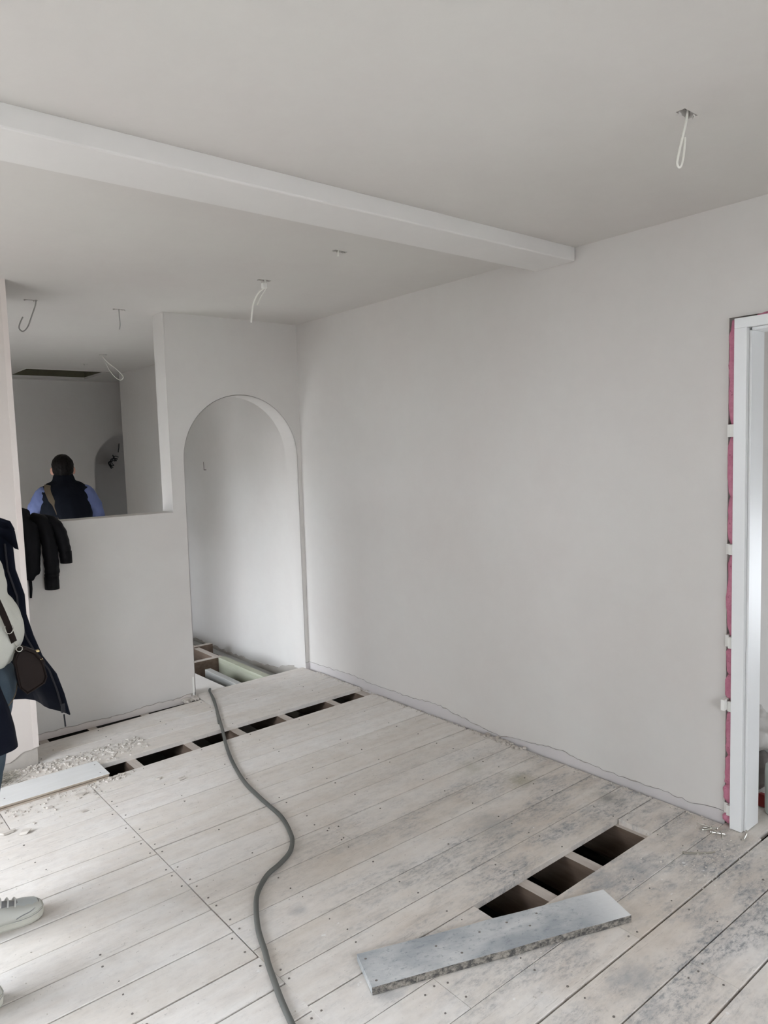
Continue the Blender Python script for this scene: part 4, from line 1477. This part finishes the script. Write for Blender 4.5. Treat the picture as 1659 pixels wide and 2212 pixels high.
# coat: a loft from left front edge round the back to right front edge
LV = [  # z, xeL, yeL, sideL y, backx, sideR y, xeR, yeR
    (0.665, 0.690, 2.525, 2.690, 0.12, 2.140, 0.455, 2.205),
    (0.740, 0.676, 2.525, 2.680, 0.13, 2.150, 0.450, 2.205),
    (0.813, 0.656, 2.525, 2.670, 0.14, 2.155, 0.440, 2.205),
    (0.884, 0.615, 2.520, 2.655, 0.16, 2.160, 0.425, 2.205),
    (0.956, 0.592, 2.515, 2.640, 0.17, 2.165, 0.410, 2.205),
    (1.030, 0.574, 2.510, 2.630, 0.18, 2.170, 0.395, 2.205),
    (1.095, 0.572, 2.505, 2.625, 0.19, 2.175, 0.390, 2.210),
    (1.180, 0.550, 2.500, 2.620, 0.20, 2.180, 0.385, 2.215),
    (1.266, 0.543, 2.480, 2.610, 0.215, 2.190, 0.385, 2.230),
    (1.309, 0.548, 2.465, 2.590, 0.225, 2.210, 0.390, 2.260),
    (1.335, 0.535, 2.455, 2.545, 0.235, 2.255, 0.395, 2.300),
    (1.365, 0.470, 2.455, 2.490, 0.265, 2.310, 0.400, 2.330)]
rows = []
for (z, xl, yl, sl, bx, sr, xr_, yr) in LV:
    ctrl = [(xl, yl), (xl - 0.05, yl + 0.035), (xl - 0.11, (yl + sl) / 2 + 0.03), (0.36, sl), (0.26, sl - 0.03), (bx + 0.02, 2.40 + (sl - 2.4) * 0.55), (bx, 2.40), (bx + 0.02, 2.40 - (2.4 - sr) * 0.55), (0.26, sr + 0.02), (0.34, sr), (xr_ - 0.02, (sr + yr) / 2 - 0.005), (xr_, yr)]
    cp = smooth_path([(x, y, z) for x, y in ctrl], 4)
    n = len(cp)
    row = []
    for k, p in enumerate(cp):
        tt = k / (n - 1)
        zz = z
        if z < 0.9:                       # hem rises away from the front corner on both sides
            f = (0.9 - z) / 0.235
            zz = z + f * (0.06 * min(1, tt * 5) + 0.0 * tt)
        fold = 0.006 * math.sin(tt * 46) * max(0, (1.25 - z)) * (1 if 0.06 < tt < 0.94 else 0)
        row.append((p.x + fold, p.y + fold * 0.5, zz))
    rows.append(row)
b1 = MB()
b1.rings(rows, cap=False, closed=False)
coat = b1.build('coat', M_navy, smooth=True)
sd = coat.modifiers.new('thick', 'SOLIDIFY')
sd.thickness = 0.007
sd.offset = 0
keep(coat, wm)
# sleeves, collar, zip
for yy, s in ((2.225, -1), (2.575, 1)):
    o = body_parts(TW, [((0.325, yy - 0.01 * s, 1.285), (0.235, yy + 0.05 * s, 1.03), 0.066, 0.056), ((0.235, yy + 0.05 * s, 1.03), (0.292, yy + 0.05 * s, 0.84), 0.056, 0.044)]).build('sleeve', M_navy)
    remesh(o, 0.010, 3, 0.004, 22)
    keep(o, coat)
b1 = MB()
cl = smooth_path([(0.545, 2.462, 1.305), (0.510, 2.480, 1.345), (0.43, 2.485, 1.385), (0.33, 2.475, 1.405), (0.275, 2.40, 1.41), (0.33, 2.325, 1.405), (0.40, 2.32, 1.375)], 4)
rg = []
for k, p in enumerate(cl):
    q = V_((0.36 - p.x, 2.40 - p.y, 0)).normalized()
    rg.append([p - q * 0.012 + V_((0, 0, -0.06)), p - q * 0.004, p + q * 0.004, p + q * 0.0 + V_((0, 0, -0.055))])
b1.rings(rg)
keep(b1.build('collar', M_navy, smooth=True), coat)
b1 = MB()
zp = [(xl - 0.022, yl + 0.003, z + (0.0 if z > 0.9 else 0.02)) for (z, xl, yl, *_r) in LV[:9]]
b1.tube([(x, y - 0.004, z) for x, y, z in zp], 0.0032, 6)
b1.tube([(zp[0][0] + 0.002, zp[0][1] - 0.006, 0.672), (zp[0][0] + 0.004, zp[0][1] - 0.006, 0.630)], 0.0026, 6)
keep(b1.build('zip', M_trouser), coat)
b1 = MB()
b1.box((zp[0][0] - 0.006, zp[0][1] - 0.011, 0.680), (zp[0][0] + 0.006, zp[0][1] - 0.004, 0.710))
keep(b1.build('zip_slider', M_trouser), coat)


def sneaker(tx, ty, yaw):
    """toe tip at (tx,ty), pointing +x rotated by yaw"""
    e = empty('sneaker', (tx, ty, 0.0))
    e.rotation_euler = (0, 0, yaw)
    prof = [(-0.272, 0.018), (-0.265, 0.030), (-0.23, 0.036), (-0.18, 0.035), (-0.12, 0.040), (-0.075, 0.047), (-0.045, 0.047), (-0.022, 0.041), (-0.007, 0.028), (0.0, 0.010)]

    def ring(z, grow, lift=0.0):
        r_ = []
        for x, w in prof:
            r_.append((x * (1 + grow) - 0.0, -(w + grow * 0.12), z + (lift * max(0, (x + 0.06) / 0.06) if x > -0.06 else 0)))
        for x, w in reversed(prof):
            r_.append((x * (1 + grow), (w + grow * 0.12), z + (lift * max(0, (x + 0.06) / 0.06) if x > -0.06 else 0)))
        return r_
    bs = MB()
    bs.rings([ring(0.001, -0.01, 0.006), ring(0.008, 0.015, 0.006), ring(0.018, 0.018, 0.006), ring(0.020, 0.006, 0.006), ring(0.022, 0.012, 0.006), ring(0.030, 0.006, 0.006)])
    bs.build('sole', M_sole, e, smooth=False)
    us = MB()
    secs = [(-0.268, 0.022, 0.075, 0.055), (-0.24, 0.036, 0.098, 0.075), (-0.19, 0.037, 0.102, 0.078), (-0.155, 0.039, 0.092, 0.072), (-0.120, 0.043, 0.076, 0.06), (-0.085, 0.047, 0.066, 0.05), (-0.05, 0.047, 0.061, 0.045), (-0.022, 0.040, 0.054, 0.04), (-0.006, 0.024, 0.044, 0.035)]
    rs = []
    for x, w, hgt, _ in secs:
        r_ = []
        for k in range(13):
            a = math.pi * k / 12
            cx_, sx2 = math.cos(a), math.sin(a)
            r_.append((x, -w * (abs(cx_) ** 0.6) * (1 if cx_ > 0 else -1), 0.026 + (hgt - 0.026) * (sx2 ** 0.75)))
        rs.append(r_)
    us.rings(rs)
    us.build('upper', M_sneaker, e, smooth=True)
    tp = MB()   # toe panel, a little proud of the upper
    rs = []
    for x, w, hgt in ((-0.085, 0.030, 0.0668), (-0.06, 0.034, 0.0640), (-0.035, 0.031, 0.0590), (-0.018, 0.021, 0.0535)):
        r_ = []
        for k in range(9):
            a = math.pi * (0.14 + 0.72 * k / 8)
            r_.append((x, -w * 1.3 * math.cos(a), 0.026 + (hgt - 0.0255) * (math.sin(a) ** 0.6) + 0.0008))
        rs.append(r_)
    tp.rings(rs, cap=False, closed=False)
    o = tp.build('toe_panel', M_mesh, e, smooth=True)
    gp = MB()   # suede eyestay
    rs = []
    for x, w, hgt in ((-0.150, 0.030, 0.0925), (-0.120, 0.028, 0.0785), (-0.095, 0.025, 0.0720), (-0.076, 0.015, 0.0675)):
        rs.append([(x, -w * math.cos(math.pi * (0.1 + 0.8 * k / 8)), hgt - 0.016 + 0.018 * math.sin(math.pi * (0.1 + 0.8 * k / 8))) for k in range(9)])
    gp.rings(rs, cap=False, closed=False)
    gp.build('eyestay', M_sgrey, e, smooth=True)
    lc = MB()
    for k in range(4):
        x = -0.150 + 0.021 * k
        hz_ = 0.097 - 0.0068 * k
        lc.tube(smooth_path([(x, -0.026, hz_ - 0.012), (x + 0.004, -0.010, hz_ + 0.002), (x + 0.004, 0.010, hz_ + 0.002), (x, 0.026, hz_ - 0.012)], 3), 0.0028, 6)
    lc.build('laces', M_packer, e, smooth=True)
    wl = MB()  # grey line drawn in for the shaded gap between upper and sole
    wl.tube([(x * 1.004, -(w + 0.0012), 0.0262 + (0.006 * max(0, (x + 0.06) / 0.06) if x > -0.06 else 0)) for x, w in prof] + [(x * 1.004, w + 0.0012, 0.0262 + (0.006 * max(0, (x + 0.06) / 0.06) if x > -0.06 else 0)) for x, w in reversed(prof)], 0.0011, 5)
    wl.build('sole_gap_line', M_sgrey, e, smooth=True)
    sm_ = MB()
    sm_.tube(smooth_path([(-0.088, -0.0462, 0.034), (-0.070, -0.0475, 0.040), (-0.045, -0.0440, 0.0425), (-0.024, -0.031, 0.046), (-0.015, -0.012, 0.0480), (-0.013, 0.0, 0.0490), (-0.015, 0.012, 0.0480), (-0.024, 0.031, 0.046), (-0.045, 0.0440, 0.0425), (-0.070, 0.0475, 0.040)], 3), 0.0016, 5)
    sm_.build('toe_seam', M_sgrey, e, smooth=True)
    tg = MB()
    tg.box((-0.20, -0.022, 0.085), (-0.150, 0.022, 0.120))
    tg.build('tongue', M_mesh, e, bevel=0.006)
    keep(e, wm)
    return e


sneaker(0.572, 2.565, math.radians(-4))
sneaker(0.372, 2.214, math.radians(4))

# ---- crossbody bag against her hip
bg_ = empty('crossbody_bag', (0.515, 2.28, 0.84))
tag(bg_, 'small boxy dark brown leather bag with a gold clasp hanging at the woman\'s hip', 'bag')
prof = [(0.487, 0.868), (0.478, 0.945), (0.486, 0.968), (0.508, 0.978), (0.532, 0.962), (0.552, 0.930), (0.560, 0.885), (0.553, 0.868), (0.505, 0.846)]
b1 = MB()
b1.prism(prof, 1, 2.262, 2.295)
keep(b1.build('bag_body', M_leather, bevel=0.005), bg_)
b1 = MB()   # piping round the gusset
pl_ = [(x, 2.262, z) for x, z in prof] + [(prof[0][0], 2.262, prof[0][1])]
b1.tube(pl_, 0.0026, 6)
keep(b1.build('piping', M_leather, smooth=True), bg_)
b1 = MB()
fl_ = [(0.484, 0.972), (0.508, 0.984), (0.535, 0.968), (0.556, 0.936), (0.560, 0.926), (0.554, 0.930), (0.532, 0.960), (0.508, 0.976)]
b1.prism(fl_, 1, 2.258, 2.298)
flap = keep(b1.build('flap', M_leather, bevel=0.0015), bg_)
b1 = MB()
b1.box((0.536, 2.262, 0.962), (0.546, 2.274, 0.968))
keep(b1.build('clasp', M_gold, bevel=0.001), flap)
b1 = MB()
b1.box((0.546, 2.258, 0.939), (0.553, 2.268, 0.942))
keep(b1.build('clasp', M_gold, bevel=0.0005), flap)
b1 = MB()
ring_ = [(0.492 + 0.008 * math.cos(k * math.pi / 8), 2.258, 0.983 + 0.008 * math.sin(k * math.pi / 8)) for k in range(17)]
b1.tube(ring_, 0.0012, 6)
b1.tube([(0.488, 2.257, 0.991), (0.482, 2.256, 1.000), (0.479, 2.255, 1.008)], 0.0022, 6)
keep(b1.build('ring', M_steel, smooth=True), bg_)
b1 = MB()
rg = []
spath = smooth_path([(0.479, 2.255, 1.006), (0.468, 2.232, 1.035), (0.452, 2.212, 1.085), (0.425, 2.196, 1.16), (0.385, 2.190, 1.25), (0.350, 2.215, 1.335), (0.31, 2.26, 1.372), (0.25, 2.30, 1.33), (0.19, 2.34, 1.2)], 4)
for p in spath:
    a = V_((0.0075, 0.0, 0.0035))
    rg.append([p - a + V_((0, -.0012, 0)), p + a + V_((0, -.0012, 0)), p + a + V_((0, .0012, 0)), p - a + V_((0, .0012, 0))])
b1.rings(rg)
keep(b1.build('strap', M_leather), bg_)
b1 = MB()
bc = V_((0.461, 2.222, 1.056))
b1.tube([bc + V_((0.011 * math.cos(a_), -0.004, 0.016 * math.sin(a_))) for a_ in [k * math.pi / 6 for k in range(13)]], 0.0014, 6)
keep(b1.build('buckle', M_steel, smooth=True), bg_)
